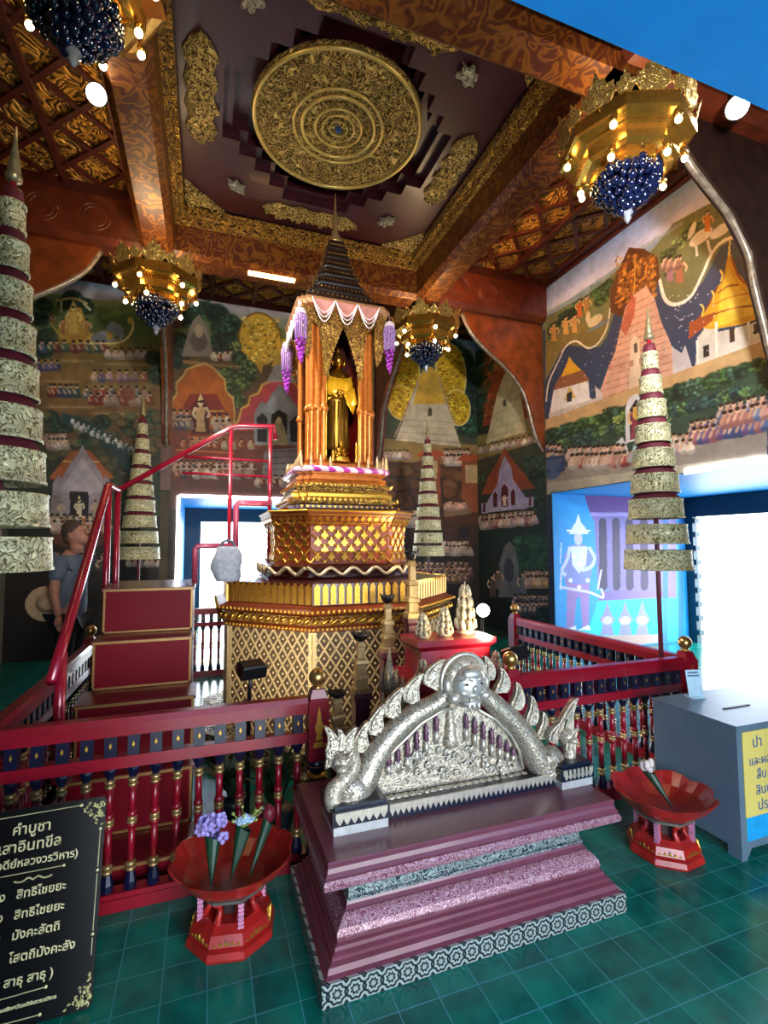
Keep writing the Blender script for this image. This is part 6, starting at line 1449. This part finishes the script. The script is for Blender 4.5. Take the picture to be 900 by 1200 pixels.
# ------------------------------------------------------------------ grey bag hanging on the pink rail
e = empty('cloth_bag', 'grey cloth bag hanging from the pink rail beside the shrine', 'bag', (.16, 4.06, 1.27))
n = 16; b = M(True); rs = []
for k in range(9):
    t = k/8; z = .27*(1-t); wx = .06+.055*math.sin(PI*min(1, t*.75+.1)); wy = .022+.035*t
    rs.append([(wx*math.cos(2*PI*i/n)*(1+.10*math.sin(3*2*PI*i/n+k)), wy*math.sin(2*PI*i/n)*(1+.22*math.sin(5*2*PI*i/n)), z) for i in range(n)])
b.rings(rs); b.build('bag', flat('grey_cotton', 'b0b4c0', .8, 0, .1, 30), e)
b = M(True); b.tube([(-.05, 0, .25), (-.04, .03, .30), (.0, .04, .32), (.05, .03, .30), (.055, 0, .25)], .012, 8); b.build('strap', flat('dark_grey_strap', '5a6070', .8), e)

# ------------------------------------------------------------------ visitor at the far left, looking up, hat behind the back
def skinned(name, verts, edges, radii, mat, parent, sub=2, root=0):
    me = bpy.data.meshes.new(name); me.from_pydata(verts, edges, []); me.materials.append(mat)
    o = bpy.data.objects.new(name, me); C.objects.link(o); o.parent = parent
    md = o.modifiers.new('skin', 'SKIN'); md.use_smooth_shade = True
    if not me.skin_vertices: me.skin_vertices.new() if hasattr(me.skin_vertices, 'new') else None
    sv = me.skin_vertices[0].data
    for i, r in enumerate(radii): sv[i].radius = r if hasattr(r, '__len__') else (r, r)
    sv[root].use_root = True
    m2 = o.modifiers.new('sub', 'SUBSURF'); m2.levels = sub; m2.render_levels = sub
    return o
SKN = flat('warm_skin', 'b07a62', .55, 0, .06, 20)
p = empty('person', 'person in a grey T-shirt and dark trousers looking up, at the left wall', 'person', (-1.16, 5.35, 0), -.35)
# facing +x; left/right are +-y
body_v = [(0, 0, .93), (-.01, 0, 1.12), (-.015, 0, 1.32), (-.02, 0, 1.44), (.0, 0, 1.52),
          (-.015, .17, 1.41), (-.05, .21, 1.14), (-.13, .12, .96),
          (-.015, -.17, 1.41), (-.02, -.23, 1.15), (.03, -.22, .92),
          (0, .09, .90), (.01, .10, .50), (-.02, .10, .08), (.10, .11, .04),
          (0, -.09, .90), (.01, -.10, .50), (-.02, -.10, .08), (.10, -.11, .04)]
body_e = [(0, 1), (1, 2), (2, 3), (3, 4), (3, 5), (5, 6), (6, 7), (3, 8), (8, 9), (9, 10), (0, 11), (11, 12), (12, 13), (13, 14), (0, 15), (15, 16), (16, 17), (17, 18)]
body_r = [.12, .12, .12, .07, .055, .055, .042, .030, .055, .042, .030, .09, .06, .042, .035, .09, .06, .042, .035]
skinned('body', body_v, body_e, body_r, SKN, p)
hd = M(True); hd.mat = Matrix.Translation((.015, 0, 1.655)) @ Matrix.Rotation(-.28, 4, 'Y')
hd.ball((0, 0, 0), (.098, .076, .115), 18, 1, 12); hd.ball((.035, 0, -.055), (.062, .058, .06), 14, 1, 8); hd.tube([(.088, 0, .02), (.115, 0, -.015), (.095, 0, -.022)], [.010, .016, .010], 8)
for s in (-1, 1): hd.ball((-.01, s*.076, -.01), (.022, .010, .032), 10, 1, 6); hd.ball((.082, s*.03, .012), (.012, .014, .009), 8, 1, 6)
hd.ball((.088, 0, -.055), (.014, .024, .008), 8, 1, 6); hd.tube([(-.01, 0, -.08), (-.03, 0, -.17)], [.058, .055], 10)
hd.build('head', SKN, p)
hr = M(True); hr.mat = Matrix.Translation((.0, 0, 1.68)) @ Matrix.Rotation(-.28, 4, 'Y'); hr.ball((-.012, 0, .012), (.102, .082, .108), 18, 1, 12); hr.ball((-.05, 0, -.05), (.06, .07, .06), 12, 1, 8); hr.build('hair', flat('short_brown_hair', '4a3a30', .8, 0, .2, 60), p)
skinned('t_shirt', [(0, 0, .80), (-.01, 0, 1.08), (-.015, 0, 1.30), (-.02, 0, 1.43), (-.015, .17, 1.41), (-.035, .20, 1.22), (-.015, -.17, 1.41), (-.015, -.21, 1.22)], [(0, 1), (1, 2), (2, 3), (3, 4), (4, 5), (3, 6), (6, 7)], [(.17, .135), (.165, .13), (.175, .13), (.10, .08), .075, .07, .075, .07], flat('grey_t_shirt', '5f6a78', .85, 0, .06, 20), p)
skinned('trousers', [(0, 0, .93), (0, .09, .86), (.01, .10, .50), (-.02, .10, .10), (0, -.09, .86), (.01, -.10, .50), (-.02, -.10, .10)], [(0, 1), (1, 2), (2, 3), (0, 4), (4, 5), (5, 6)], [(.15, .12), .105, .078, .062, .105, .078, .062], flat('black_trousers', '14141c', .85, 0, .1, 20), p)
for s in (-1, 1):
    b = M(True); b.ball((.04, s*.105, .045), (.13, .052, .045), 14, 1, 8); b.build('shoe', BLACK, p)
def hand(parent, at, d, nm='hand'):
    b = M(True); at = Vector(at); d = Vector(d).normalized(); sx2 = d.cross(Vector((1, 0, 0))).normalized()
    b.tube([at-d*.01, at+d*.03, at+d*.075], [.026, .038, .034], 8, .55)
    for i, L_ in enumerate((.06, .072, .068, .05)):
        o2 = sx2*(.027-.018*i); b.tube([at+d*.07+o2, at+d*(.07+L_*.5)+o2, at+d*(.07+L_*.85)+o2+Vector((.012, 0, 0))], [.010, .009, .006], 6)
    b.tube([at+d*.01+sx2*.03, at+d*.04+sx2*.055, at+d*.07+sx2*.055], [.012, .010, .007], 6); b.build(nm, SKN, parent)
hand(p, (.03, -.22, .92), (.12, 0, -1)); hand(p, (-.13, .12, .96), (-.35, -.6, -.4))
h = empty('straw_hat', 'cream straw hat with a dark band held behind the visitor in grey', 'hat', (-1.36, 5.36, 1.02)); h.rotation_euler = (1.2, .35, .3)
M(True).lathe([(.075, .09), (.08, .07), (.082, .025), (.088, .0), (.14, -.006), (.165, .004), (.165, .009), (.14, 0), (.086, .008), (.078, .028), (.07, .085)], 24).build('hat', flat('cream_straw', 'b89a78', .8, 0, .1, 60), h)
M(True).lathe([(.0845, .006), (.0845, .03)], 24, cap0=False, cap1=False).build('hat_band', BLACK, h)
